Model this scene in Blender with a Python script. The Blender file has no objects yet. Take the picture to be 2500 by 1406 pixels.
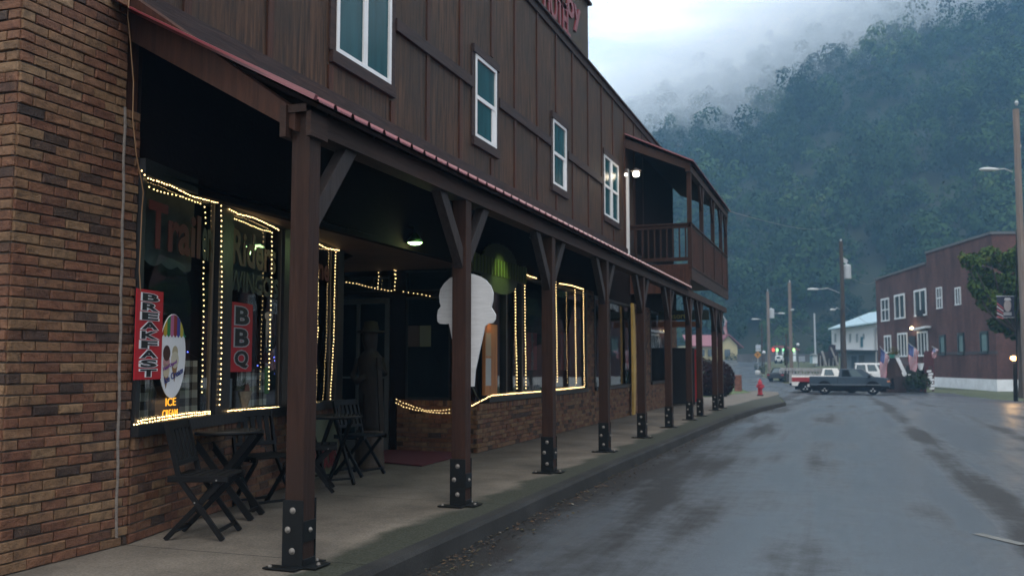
import bpy, bmesh, math, random
import numpy as np
from mathutils import Vector, Matrix, noise
random.seed(7); rng = np.random.default_rng(5)
R = math.radians
scn = bpy.context.scene
COL = scn.collection
# ------------------------------------------------------------------ camera
F, VPX, VPY, CX, CY, H = 2250., 2055., 886., 1250., 703., 1.28
TH = math.atan((VPY-CY)/F); PSI = math.atan((VPX-CX)/math.hypot(F, VPY-CY))
FWD = Vector((-math.sin(PSI)*math.cos(TH), math.cos(PSI)*math.cos(TH), math.sin(TH)))
RGT = Vector((math.cos(PSI), math.sin(PSI), 0)); UPV = RGT.cross(FWD)
CAM = Vector((0, 0, H))
cam = bpy.data.objects.new('camera', bpy.data.cameras.new('camera')); COL.objects.link(cam)
cam.location = CAM
cam.rotation_euler = Matrix((RGT, UPV, -FWD)).transposed().to_euler()
cam.data.lens = 36*F/2500; cam.data.sensor_width = 36
cam.data.clip_start = .05; cam.data.clip_end = 4000
cam.data.dof.use_dof = True; cam.data.dof.focus_distance = 6.2; cam.data.dof.aperture_fstop = 3.2
scn.camera = cam
scn.view_settings.view_transform = 'Standard'; scn.view_settings.look = 'None'
scn.view_settings.gamma = 1; scn.view_settings.exposure = 0.0
scn.render.engine = 'CYCLES'
cy = scn.cycles
cy.use_denoising = True
cy.max_bounces = 7; cy.diffuse_bounces = 3; cy.glossy_bounces = 3; cy.transmission_bounces = 4
cy.transparent_max_bounces = 8; cy.volume_bounces = 4; cy.sample_clamp_indirect = 3
cy.caustics_reflective = False; cy.caustics_refractive = False
cy.volume_step_rate = 1.5; cy.volume_max_steps = 48
# ------------------------------------------------------------------ sky and sun
SUN_EL, SUN_AZ = 58, 150
W = bpy.data.worlds.new('World'); scn.world = W; W.use_nodes = True
nt = W.node_tree; nt.nodes.clear()
def N(t, typ, **kw):
    n = t.nodes.new(typ)
    for k, v in kw.items():
        if k.startswith('i_'): n.inputs[k[2:].replace('_', ' ')].default_value = v
        else: setattr(n, k, v)
    return n
L = lambda t, a, b: t.links.new(a, b)
sky = N(nt, 'ShaderNodeTexSky', sky_type='NISHITA', sun_disc=False, sun_elevation=R(SUN_EL), sun_rotation=R(SUN_AZ))
tc = N(nt, 'ShaderNodeTexCoord')
mp = N(nt, 'ShaderNodeMapping'); mp.inputs['Scale'].default_value = (1.1, 1.1, 5.5); mp.inputs['Rotation'].default_value = (0, .12, 0)
nz = N(nt, 'ShaderNodeTexNoise', i_Scale=2.1, i_Detail=7, i_Roughness=.55, i_Distortion=.35)
rp = N(nt, 'ShaderNodeValToRGB')
e = rp.color_ramp.elements
e[0].position = .34; e[0].color = (.47, .53, .58, 1); e[1].position = .62; e[1].color = (1.0, .99, .96, 1)
m_ = rp.color_ramp.elements.new(.47); m_.color = (.69, .735, .775, 1)
skm = N(nt, 'ShaderNodeVectorMath', operation='SCALE'); skm.inputs['Scale'].default_value = .1
mx = N(nt, 'ShaderNodeMixRGB'); mx.inputs[0].default_value = .93
bg = N(nt, 'ShaderNodeBackground', i_Strength=1.6); wo = N(nt, 'ShaderNodeOutputWorld')
L(nt, tc.outputs['Generated'], mp.inputs[0]); L(nt, mp.outputs[0], nz.inputs[0]); L(nt, nz.outputs[0], rp.inputs[0])
L(nt, sky.outputs[0], skm.inputs[0]); L(nt, skm.outputs[0], mx.inputs[1]); L(nt, rp.outputs[0], mx.inputs[2])
vd = N(nt, 'ShaderNodeVectorMath', operation='DOT_PRODUCT'); vd.inputs[1].default_value = (.12, .99, .05); L(nt, tc.outputs['Generated'], vd.inputs[0])
gm = N(nt, 'ShaderNodeMapRange'); gm.inputs[1].default_value = .3; gm.inputs[2].default_value = 1.; gm.inputs[3].default_value = 1.; gm.inputs[4].default_value = 1.62; L(nt, vd.outputs['Value'], gm.inputs[0])
vs_ = N(nt, 'ShaderNodeVectorMath', operation='SCALE'); L(nt, mx.outputs[0], vs_.inputs[0]); L(nt, gm.outputs[0], vs_.inputs['Scale'])   # the break in the clouds is brighter down the valley
L(nt, vs_.outputs[0], bg.inputs[0]); L(nt, bg.outputs[0], wo.inputs[0])
sl = bpy.data.lights.new('sun', 'SUN'); sl.energy = 1.7; sl.angle = R(24); sl.color = (1, .96, .92)
so = bpy.data.objects.new('sun', sl); COL.objects.link(so)
az = R(SUN_AZ); el = R(SUN_EL)
sd = Vector((math.sin(az)*math.cos(el), math.cos(az)*math.cos(el), math.sin(el)))   # towards the sun
so.rotation_euler = (-sd).to_track_quat('-Z', 'Y').to_euler()
# ------------------------------------------------------------------ helpers
def ray(px, py): return FWD*F + RGT*(px-CX) + UPV*(CY-py)
def atX(px, py, X): r = ray(px, py); return CAM + r*(X/r.x)
def atY(px, py, Y): r = ray(px, py); return CAM + r*(Y/r.y)
def atZ(px, py, Z=0.): r = ray(px, py); return CAM + r*((Z-H)/r.z)
def atD(px, py, D): return CAM + ray(px, py)*(D/F)
def onP(px, py, p0, n): r = ray(px, py); n = Vector(n); return CAM + r*((Vector(p0)-CAM).dot(n)/r.dot(n))
GY = [(-400, -.14), (28, -.14), (36, -.25), (44, -.41), (62, -.72), (92, -.62), (110, 0.), (150, 1.7), (195, 3.2), (900, 3.2)]
def g(y):
    for (a, za), (b, zb) in zip(GY, GY[1:]):
        if y <= b: return za + (zb-za)*(y-a)/(b-a)
    return GY[-1][1]
def gp(px, py, off=0.):
    r = ray(px, py)/F; t = 3.
    while t < 400:
        p = CAM + r*t
        if p.z <= g(p.y)+off: return p
        t *= 1.004
    return CAM + r*180
MATS = {}
def mat(name, col, rough=.7, var=.18, scale=4., bump=.15, bscale=None, metal=0., emit=None, es=1., stretch=(1, 1, 1), col2=None, spec=.5, detail=5., attr=None, alpha=None, coat=0):
    if name in MATS: return MATS[name]
    m = bpy.data.materials.new(name); m.use_nodes = True; t = m.node_tree
    b = t.nodes['Principled BSDF']
    b.inputs['Roughness'].default_value = rough; b.inputs['Metallic'].default_value = metal
    b.inputs['Specular IOR Level'].default_value = spec
    b.inputs['Coat Weight'].default_value = coat
    c = tuple(col)+(1,)
    tcn = N(t, 'ShaderNodeTexCoord'); mpn = N(t, 'ShaderNodeMapping'); mpn.inputs['Scale'].default_value = stretch
    L(t, tcn.outputs['Object'], mpn.inputs[0])
    if var > 0 or col2:
        n = N(t, 'ShaderNodeTexNoise', i_Scale=scale, i_Detail=detail, i_Roughness=.6); L(t, mpn.outputs[0], n.inputs[0])
        r = N(t, 'ShaderNodeValToRGB'); r.color_ramp.elements[0].position = .3; r.color_ramp.elements[1].position = .7
        r.color_ramp.elements[0].color = tuple(x*(1-var) for x in col)+(1,)
        r.color_ramp.elements[1].color = (tuple(col2) if col2 else tuple(min(1, x*(1+var)) for x in col))+(1,)
        L(t, n.outputs[0], r.inputs[0]); L(t, r.outputs[0], b.inputs['Base Color'])
    else: b.inputs['Base Color'].default_value = c
    if bump > 0:
        n2 = N(t, 'ShaderNodeTexNoise', i_Scale=bscale or scale*6, i_Detail=4.); L(t, mpn.outputs[0], n2.inputs[0])
        bn = N(t, 'ShaderNodeBump', i_Strength=bump, i_Distance=.02); L(t, n2.outputs[0], bn.inputs['Height']); L(t, bn.outputs[0], b.inputs['Normal'])
    if emit: b.inputs['Emission Color'].default_value = tuple(emit)+(1,); b.inputs['Emission Strength'].default_value = es
    MATS[name] = m; return m
class MB:
    def __init__(s): s.v = []; s.f = []; s.t = []
    def quad(s, a, b, c, d, tone=None): i = len(s.v); s.v += [Vector(a), Vector(b), Vector(c), Vector(d)]; s.f.append((i, i+1, i+2, i+3)); s.t.append(tone or 0.); return s
    def poly(s, pts): i = len(s.v); s.v += [Vector(p) for p in pts]; s.f.append(tuple(range(i, i+len(pts)))); s.t.append(0.); return s
    def hexa(s, P, tone=0.):
        i = len(s.v); s.v += [Vector(p) for p in P]
        for q in ((0, 3, 2, 1), (4, 5, 6, 7), (0, 1, 5, 4), (1, 2, 6, 5), (2, 3, 7, 6), (3, 0, 4, 7)): s.f.append(tuple(i+k for k in q)); s.t.append(tone)
        return s
    def box(s, a, b, tone=0.):
        x0, y0, z0 = a; x1, y1, z1 = b
        if x0 > x1: x0, x1 = x1, x0
        if y0 > y1: y0, y1 = y1, y0
        if z0 > z1: z0, z1 = z1, z0
        return s.hexa([(x0, y0, z0), (x1, y0, z0), (x1, y1, z0), (x0, y1, z0), (x0, y0, z1), (x1, y0, z1), (x1, y1, z1), (x0, y1, z1)], tone)
    def obox(s, o, ux, uy, uz, tone=0.):          # o corner, three edge vectors
        o, ux, uy, uz = map(Vector, (o, ux, uy, uz))
        if ux.cross(uy).dot(uz) < 0: o = o+ux; ux = -ux
        return s.hexa([o, o+ux, o+ux+uy, o+uy, o+uz, o+ux+uz, o+ux+uy+uz, o+uy+uz], tone)
    def bar(s, a, b, w, h=None, up=(0, 0, 1)):     # rectangular bar from a to b, w sideways, h along up
        a, b = Vector(a), Vector(b); h = h or w; d = b-a; up = Vector(up)
        sd_ = d.cross(up)
        if sd_.length < 1e-5: sd_ = d.cross(Vector((1, 0, 0)))
        sd_.normalize(); u2 = sd_.cross(d).normalized()
        o = a - sd_*w/2 - u2*h/2
        return s.obox(o, sd_*w, d, u2*h)
    def tube(s, pts, r, n=8, r2=None, cap=True):
        pts = [Vector(p) for p in pts]; i0 = len(s.v); m = len(pts)
        for k, p in enumerate(pts):
            d = (pts[min(k+1, m-1)]-pts[max(k-1, 0)]).normalized()
            a = d.cross(Vector((0, 0, 1)) if abs(d.z) < .9 else Vector((1, 0, 0))).normalized(); b = d.cross(a)
            rr = r if r2 is None else r+(r2-r)*k/(m-1)
            for j in range(n):
                t_ = 2*math.pi*j/n; s.v.append(p+a*(rr*math.cos(t_))+b*(rr*math.sin(t_)))
        for k in range(m-1):
            for j in range(n):
                s.f.append((i0+k*n+j, i0+k*n+(j+1) % n, i0+(k+1)*n+(j+1) % n, i0+(k+1)*n+j)); s.t.append(0.)
        if cap: s.f.append(tuple(i0+j for j in range(n))[::-1]); s.f.append(tuple(i0+(m-1)*n+j for j in range(n))); s.t += [0., 0.]
        return s
    def lathe(s, prof, c=(0, 0, 0), n=20, ax=None):   # prof (r,z)
        c = Vector(c); i0 = len(s.v); m = len(prof)
        M = ax.to_track_quat('Z', 'Y').to_matrix() if ax is not None else Matrix.Identity(3)
        for r, z in prof:
            for j in range(n): a = 2*math.pi*j/n; s.v.append(c+M@Vector((r*math.cos(a), r*math.sin(a), z)))
        for k in range(m-1):
            for j in range(n): s.f.append((i0+k*n+j, i0+k*n+(j+1) % n, i0+(k+1)*n+(j+1) % n, i0+(k+1)*n+j)); s.t.append(0.)
        s.f.append(tuple(i0+j for j in range(n))[::-1]); s.f.append(tuple(i0+(m-1)*n+j for j in range(n))); s.t += [0., 0.]
        return s
    def prism(s, pts, d):                          # planar outline extruded by vector d
        pts = [Vector(p) for p in pts]; d = Vector(d); i = len(s.v); n = len(pts); s.v += pts+[p+d for p in pts]
        s.f.append(tuple(range(i, i+n))[::-1]); s.f.append(tuple(range(i+n, i+2*n)))
        for k in range(n): s.f.append((i+k, i+(k+1) % n, i+n+(k+1) % n, i+n+k))
        s.t += [0.]*(n+2); return s
    def build(s, name, m, parent=None, smooth=False, bevel=0., tone=False, recalc=True):
        vs = s.v
        if parent is None: 
            c = Vector((sum(v.x for v in vs)/len(vs), sum(v.y for v in vs)/len(vs), min(v.z for v in vs)))
        else:
            c = Vector(); p = parent
            while p: c += p.location; p = p.parent
        me = bpy.data.meshes.new(name)
        me.from_pydata([tuple(v-c) for v in vs], [], s.f)
        if tone:
            a = me.attributes.new('tone', 'FLOAT', 'FACE'); a.data.foreach_set('value', s.t)
        if recalc:
            bm = bmesh.new(); bm.from_mesh(me); bmesh.ops.recalc_face_normals(bm, faces=bm.faces); bm.to_mesh(me); bm.free()
        if m: me.materials.append(m)
        if smooth: me.polygons.foreach_set('use_smooth', [True]*len(me.polygons))
        o = bpy.data.objects.new(name, me); COL.objects.link(o)
        if parent is None: o.location = c
        else: o.parent = parent
        if parent is not None and parent.type == 'MESH':
            pass
        if bevel > 0:
            b = o.modifiers.new('bevel', 'BEVEL'); b.width = bevel; b.segments = 2; b.limit_method = 'ANGLE'
        return o
# children of a mesh part share its local frame: keep every part's location at zero so offsets stay simple
def tag(o, label=None, cat=None, group=None, kind=None):
    if label: o['label'] = label
    if cat: o['category'] = cat
    if group: o['group'] = group
    if kind: o['kind'] = kind
    return o
def thing(name, label, cat, loc=(0, 0, 0), group=None, rz=0.):
    o = bpy.data.objects.new(name, None); COL.objects.link(o); o.location = loc; o.rotation_euler = (0, 0, rz); o.empty_display_size = .1
    return tag(o, label, cat, group)
def copy_tree(o, parent=None):
    c = o.copy(); COL.objects.link(c)
    if parent: c.parent = parent; c.matrix_parent_inverse = o.matrix_parent_inverse.copy()
    for ch in list(o.children): copy_tree(ch, c)
    return c
FONTC = {}
def text_mb(s, size, o, ux, uy, depth=.004, offset=0., align='LEFT', spacing=1., sx=1., bold=0):
    """text as a mesh; o baseline start, ux reading direction, uy up"""
    key = (s, offset, align, spacing)
    if key not in FONTC:
        cu = bpy.data.curves.new('lettering', 'FONT'); cu.body = s; cu.size = 1; cu.extrude = .5; cu.offset = offset; cu.align_x = align; cu.space_character = spacing; cu.resolution_u = 3
        ob = bpy.data.objects.new('lettering', cu); COL.objects.link(ob); bpy.context.view_layer.update()
        me = bpy.data.meshes.new_from_object(ob.evaluated_get(bpy.context.evaluated_depsgraph_get()))
        FONTC[key] = ([v.co.copy() for v in me.vertices], [tuple(p.vertices) for p in me.polygons])
        bpy.data.objects.remove(ob); bpy.data.curves.remove(cu); bpy.data.meshes.remove(me)
    vs, fs = FONTC[key]; mb = MB(); o, ux, uy = Vector(o), Vector(ux).normalized(), Vector(uy).normalized(); un = ux.cross(uy)
    mb.v = [o+ux*(v.x*size*sx)+uy*(v.y*size)+un*((v.z+.5)*depth) for v in vs]; mb.f = list(fs); mb.t = [0.]*len(fs)
    return mb
# ------------------------------------------------------------------ materials
def wood(name, c1, c2, rough=.65, scale=3., stretch=(9, 9, .7), bump=.6, grey=None):
    m = bpy.data.materials.new(name); m.use_nodes = True; t = m.node_tree; b = t.nodes['Principled BSDF']; b.inputs['Roughness'].default_value = rough
    b.inputs['Specular IOR Level'].default_value = .2
    tcn = N(t, 'ShaderNodeTexCoord'); mpn = N(t, 'ShaderNodeMapping'); mpn.inputs['Scale'].default_value = stretch; L(t, tcn.outputs['Object'], mpn.inputs[0])
    n = N(t, 'ShaderNodeTexNoise', i_Scale=scale, i_Detail=9., i_Roughness=.68, i_Distortion=.4); L(t, mpn.outputs[0], n.inputs[0])
    r = N(t, 'ShaderNodeValToRGB'); r.color_ramp.elements[0].position = .37; r.color_ramp.elements[1].position = .64
    r.color_ramp.elements[0].color = tuple(c1)+(1,); r.color_ramp.elements[1].color = tuple(c2)+(1,); L(t, n.outputs[0], r.inputs[0])
    big = N(t, 'ShaderNodeTexNoise', i_Scale=.9, i_Detail=5., i_Roughness=.6); L(t, tcn.outputs['Object'], big.inputs[0])
    r2 = N(t, 'ShaderNodeValToRGB'); r2.color_ramp.elements[0].position = .38; r2.color_ramp.elements[1].position = .62
    r2.color_ramp.elements[0].color = (0, 0, 0, 1); r2.color_ramp.elements[1].color = (.55, .55, .55, 1); L(t, big.outputs[0], r2.inputs[0])
    mxn = N(t, 'ShaderNodeMixRGB'); L(t, r2.outputs[0], mxn.inputs[0]); L(t, r.outputs[0], mxn.inputs[1]); mxn.inputs[2].default_value = tuple(grey or [x*.55 for x in c1])+(1,)
    L(t, mxn.outputs[0], b.inputs['Base Color'])
    bn = N(t, 'ShaderNodeBump', i_Strength=bump, i_Distance=.01); L(t, n.outputs[0], bn.inputs['Height']); L(t, bn.outputs[0], b.inputs['Normal'])
    MATS[name] = m; return m
M_SIDING = wood('stained_siding', (.020, .0115, .0070), (.105, .053, .029), grey=(.030, .0245, .0205), scale=2.2, stretch=(7, 7, .55))
M_BATTEN = wood('stained_batten', (0.0400, 0.0144, 0.0088), (0.0880, 0.0336, 0.0200), grey=(0.0336, 0.0224, 0.0192))
M_TRIM = wood('dark_trim', (.024, .014, .013), (.058, .032, .027), stretch=(9, .7, 9), grey=(.03, .024, .026))
M_POST = wood('post_wood', (.027, .0112, .0075), (.048, .0215, .0145), grey=(.022, .0145, .012), rough=.6)
M_BRACE = wood('brace_wood', (.030, .023, .022), (.052, .039, .037), grey=(.03, .027, .027))
M_BEAM = wood('beam_wood', (.030, .014, .010), (.060, .029, .021), stretch=(9, .7, 9), grey=(.026, .018, .016))
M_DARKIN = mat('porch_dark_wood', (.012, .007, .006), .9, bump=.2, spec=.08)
M_SOFFIT = mat('soffit_board', (.13, .07, .04), .6, var=.2)
M_ROOF = mat('red_metal_roof', (.22, .05, .058), .3, var=.08, bump=0, metal=.0, spec=.8)
M_WHITE = mat('white_frame', (.74, .74, .74), .4, var=.06, bump=.03)
M_BLACK = mat('black_steel', (.006, .007, .008), .5, var=.3, bump=.06, scale=30, spec=.22)
M_BLKW = mat('black_painted_wood', (.006, .006, .007), .6, var=.4, scale=12, bump=.1, spec=.2)
M_BOLT = mat('galvanised_bolt', (.24, .22, .20), .55, var=.4, scale=60, metal=.5, bump=.2)
M_DFRAME = mat('dark_window_frame', (.016, .016, .018), .4, var=.2)
M_ALU = mat('aluminium_frame', (.20, .20, .20), .4, var=.1, metal=.5)
def brickmat(name, stops, rough=.75, mort=None):
    m = bpy.data.materials.new(name); m.use_nodes = True; t = m.node_tree; b = t.nodes['Principled BSDF']; b.inputs['Roughness'].default_value = rough; b.inputs['Specular IOR Level'].default_value = .35
    a = N(t, 'ShaderNodeAttribute', attribute_name='tone'); r = N(t, 'ShaderNodeValToRGB'); cr = r.color_ramp; cr.interpolation = 'LINEAR'
    cr.elements[0].position = 0; cr.elements[0].color = stops[0][1]+(1,); cr.elements[1].position = 1; cr.elements[1].color = stops[-1][1]+(1,)
    for p, c in stops[1:-1]: cr.elements.new(p).color = c+(1,)
    L(t, a.outputs['Fac'], r.inputs[0])
    tcn = N(t, 'ShaderNodeTexCoord')
    n = N(t, 'ShaderNodeTexNoise', i_Scale=13., i_Detail=8., i_Roughness=.72, i_Distortion=.8); L(t, tcn.outputs['Object'], n.inputs[0])
    hs = N(t, 'ShaderNodeMixRGB', blend_type='MULTIPLY'); hs.inputs[0].default_value = .75
    rr = N(t, 'ShaderNodeValToRGB'); rr.color_ramp.elements[0].position = .32; rr.color_ramp.elements[0].color = (.30, .29, .30, 1); rr.color_ramp.elements[1].position = .58; rr.color_ramp.elements[1].color = (1.25, 1.2, 1.1, 1)
    L(t, n.outputs[0], rr.inputs[0]); L(t, r.outputs[0], hs.inputs[1]); L(t, rr.outputs[0], hs.inputs[2])
    # pale scratches cut into the faces
    mpn = N(t, 'ShaderNodeMapping'); mpn.inputs['Rotation'].default_value = (.7, .3, .2); L(t, tcn.outputs['Object'], mpn.inputs[0])
    wv = N(t, 'ShaderNodeTexNoise', i_Scale=26., i_Detail=2., i_Distortion=3.5); L(t, mpn.outputs[0], wv.inputs[0])
    wr = N(t, 'ShaderNodeValToRGB'); wr.color_ramp.elements[0].position = .485; wr.color_ramp.elements[0].color = (0, 0, 0, 1); wr.color_ramp.elements[1].position = .50; wr.color_ramp.elements[1].color = (1, 1, 1, 1)
    wr.color_ramp.elements.new(.515).color = (0, 0, 0, 1); L(t, wv.outputs[0], wr.inputs[0])
    mk = N(t, 'ShaderNodeTexNoise', i_Scale=4.2, i_Detail=2.); L(t, tcn.outputs['Object'], mk.inputs[0])
    mm = N(t, 'ShaderNodeMath', operation='GREATER_THAN'); mm.inputs[1].default_value = .50; L(t, mk.outputs[0], mm.inputs[0])
    ml = N(t, 'ShaderNodeMath', operation='MULTIPLY'); L(t, wr.outputs[0], ml.inputs[0]); L(t, mm.outputs[0], ml.inputs[1])
    ml2 = N(t, 'ShaderNodeMath', operation='MULTIPLY'); ml2.inputs[1].default_value = .55; L(t, ml.outputs[0], ml2.inputs[0])
    sc = N(t, 'ShaderNodeMixRGB'); L(t, ml2.outputs[0], sc.inputs[0]); L(t, hs.outputs[0], sc.inputs[1]); sc.inputs[2].default_value = (.36, .24, .14, 1)
    L(t, sc.outputs[0], b.inputs['Base Color'])
    n2 = N(t, 'ShaderNodeTexNoise', i_Scale=30., i_Detail=6., i_Distortion=2.2); L(t, tcn.outputs['Object'], n2.inputs[0])
    bn = N(t, 'ShaderNodeBump', i_Strength=.9, i_Distance=.012); L(t, n2.outputs[0], bn.inputs['Height']); L(t, bn.outputs[0], b.inputs['Normal'])
    MATS[name] = m; return m
M_BRICK = brickmat('tumbled_brick', [(0, (0.0412, 0.0272, 0.0236)), (.12, (0.0700, 0.0384, 0.0283)), (.3, (0.1300, 0.0543, 0.0337)), (.5, (0.1605, 0.0720, 0.0424)), (.68, (0.1688, 0.0904, 0.0511)), (.84, (0.1893, 0.1120, 0.0628)), (1, (0.2223, 0.1399, 0.0824))])
M_MORTAR = mat('brick_mortar', (.105, .088, .074), .95, var=.4, scale=8, bump=.5)
def bricks(mb, p0, d, length, z0, z1, nrm, course=.0677, bl=.2032, lastrow=None, hole=None):
    """real bricks laid in running bond on a wall line; returns them in mb, with a face tone each"""
    p0, d, nrm = Vector(p0), Vector(d).normalized(), Vector(nrm).normalized(); j = .009; k = 0; z = z0
    while z < z1-.02:
        h = min(course, z1-z); off = -(k % 2)*bl/2 + (0 if k % 2 else 0); s = off
        while s < length-.01:
            a = max(s, 0)+(j/2 if s > 0 else 0); b = min(s+bl, length)-(j/2 if s+bl < length else 0)
            if b-a > .015:
                t = min(1, max(0, random.betavariate(2.4, 2.0))) if random.random() > .09 else random.random()*.12
                zz0, zz1 = z+j*.15, z+h-j*.9
                if not (hole and hole(s+bl/2, z+h/2)):
                    pr = .014+random.uniform(-.003, .005)
                    q = lambda u, w, o: p0+d*u+Vector((0, 0, w))+nrm*o
                    J = lambda: random.uniform(-.0026, .0026)
                    bvl = .005
                    O = [q(a, zz0, -.03), q(b, zz0, -.03), q(b, zz1, -.03), q(a, zz1, -.03)]
                    I = [q(a+J(), zz0+J(), pr-bvl), q(b+J(), zz0+J(), pr-bvl), q(b+J(), zz1+J(), pr-bvl), q(a+J(), zz1+J(), pr-bvl)]
                    T = [q(a+bvl+J(), zz0+bvl+J(), pr+J()*1.5), q(b-bvl+J(), zz0+bvl+J(), pr+J()*1.5), q(b-bvl+J(), zz1-bvl+J(), pr+J()*1.5), q(a+bvl+J(), zz1-bvl+J(), pr+J()*1.5)]
                    i = len(mb.v); mb.v += O+I+T
                    for u in range(4):
                        w = (u+1) % 4; mb.f += [(i+u, i+w, i+4+w, i+4+u), (i+4+u, i+4+w, i+8+w, i+8+u)]
                    mb.f.append((i+8, i+9, i+10, i+11)); mb.t += [t]*9
            s += bl
        z += course; k += 1
def rowlock(mb, p0, d, length, z0, z1, nrm, bl=.0677, proud=.03):
    p0, d, nrm = Vector(p0), Vector(d).normalized(), Vector(nrm).normalized(); s = 0
    while s < length-.02:
        t = random.betavariate(1.6, 1.5); a = p0+d*(s+.004)+Vector((0, 0, z0))-nrm*.03
        mb.obox(a, d*(min(bl, length-s)-.008), nrm*(.03+proud+random.uniform(-.003, .003)), Vector((0, 0, z1-z0)), t); s += bl
# glass: smooth pane that lets the room behind show and mirrors the street
def glass(name, tint=(.75, .82, .80), rough=.02, refl=1.):
    m = bpy.data.materials.new(name); m.use_nodes = True; t = m.node_tree; t.nodes.clear(); o = N(t, 'ShaderNodeOutputMaterial')
    gl = N(t, 'ShaderNodeBsdfGlossy'); gl.inputs['Roughness'].default_value = rough; gl.inputs['Color'].default_value = (refl, refl, refl, 1)
    tr = N(t, 'ShaderNodeBsdfTransparent'); tr.inputs[0].default_value = tuple(tint)+(1,); fr = N(t, 'ShaderNodeFresnel'); fr.inputs['IOR'].default_value = 1.55
    nz_ = N(t, 'ShaderNodeTexNoise', i_Scale=1.2, i_Detail=1.); tcn = N(t, 'ShaderNodeTexCoord'); L(t, tcn.outputs['Object'], nz_.inputs[0])
    bn = N(t, 'ShaderNodeBump', i_Strength=.04, i_Distance=.05); L(t, nz_.outputs[0], bn.inputs['Height']); L(t, bn.outputs[0], gl.inputs['Normal'])
    mxs = N(t, 'ShaderNodeMixShader'); L(t, fr.outputs[0], mxs.inputs[0]); L(t, tr.outputs[0], mxs.inputs[1]); L(t, gl.outputs[0], mxs.inputs[2]); L(t, mxs.outputs[0], o.inputs[0]); MATS[name] = m; return m
M_GLASS = glass('shop_glass')
M_TEAL = mat('curtained_window_glass', (.016, .070, .082), .2, var=.25, scale=1.3, bump=0, spec=.12, stretch=(6, 6, .6))
M_BULB = mat('warm_bulb', (.9, .8, .6), .4, var=0, bump=0, emit=(1, .66, .28), es=4.8)
def flat(name, c, rough=.5, emit=None, es=1): return mat(name, c, rough, var=.06, bump=0, emit=emit, es=es)
M_RED = flat('sign_red', (.46, .010, .020)); M_SWHITE = flat('sign_white', (.84, .84, .86)); M_SBLACK = flat('sign_black', (.010, .010, .012))
# ------------------------------------------------------------------ ground, road, pavement
def sheet(name, pts, off, m, label=None, nx=0):
    """flat outline laid on the height profile g(y); pts are (x, y)"""
    bm = bmesh.new(); f = bm.faces.new([bm.verts.new((x, y, 0)) for x, y in pts]); bm.normal_update()
    if f.normal.z < 0: f.normal_flip()
    ys = [y for y, _ in GY[1:-1]]
    for y in ys: bmesh.ops.bisect_plane(bm, geom=bm.verts[:]+bm.edges[:]+bm.faces[:], plane_co=(0, y, 0), plane_no=(0, 1, 0))
    for v in bm.verts: v.co.z = g(v.co.y)+off
    bmesh.ops.triangulate(bm, faces=bm.faces[:])
    me = bpy.data.meshes.new(name); bm.to_mesh(me); bm.free(); me.materials.append(m); o = bpy.data.objects.new(name, me); COL.objects.link(o); return tag(o, kind='structure')
M_GRASS = mat('damp_grass', (.06, .11, .025), .9, var=.4, scale=2.5, bump=.6, col2=(.12, .16, .045))
M_GROUND = mat('weedy_ground', (.055, .08, .028), .9, var=.4, scale=.8, bump=.5, col2=(.10, .11, .055))
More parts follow.
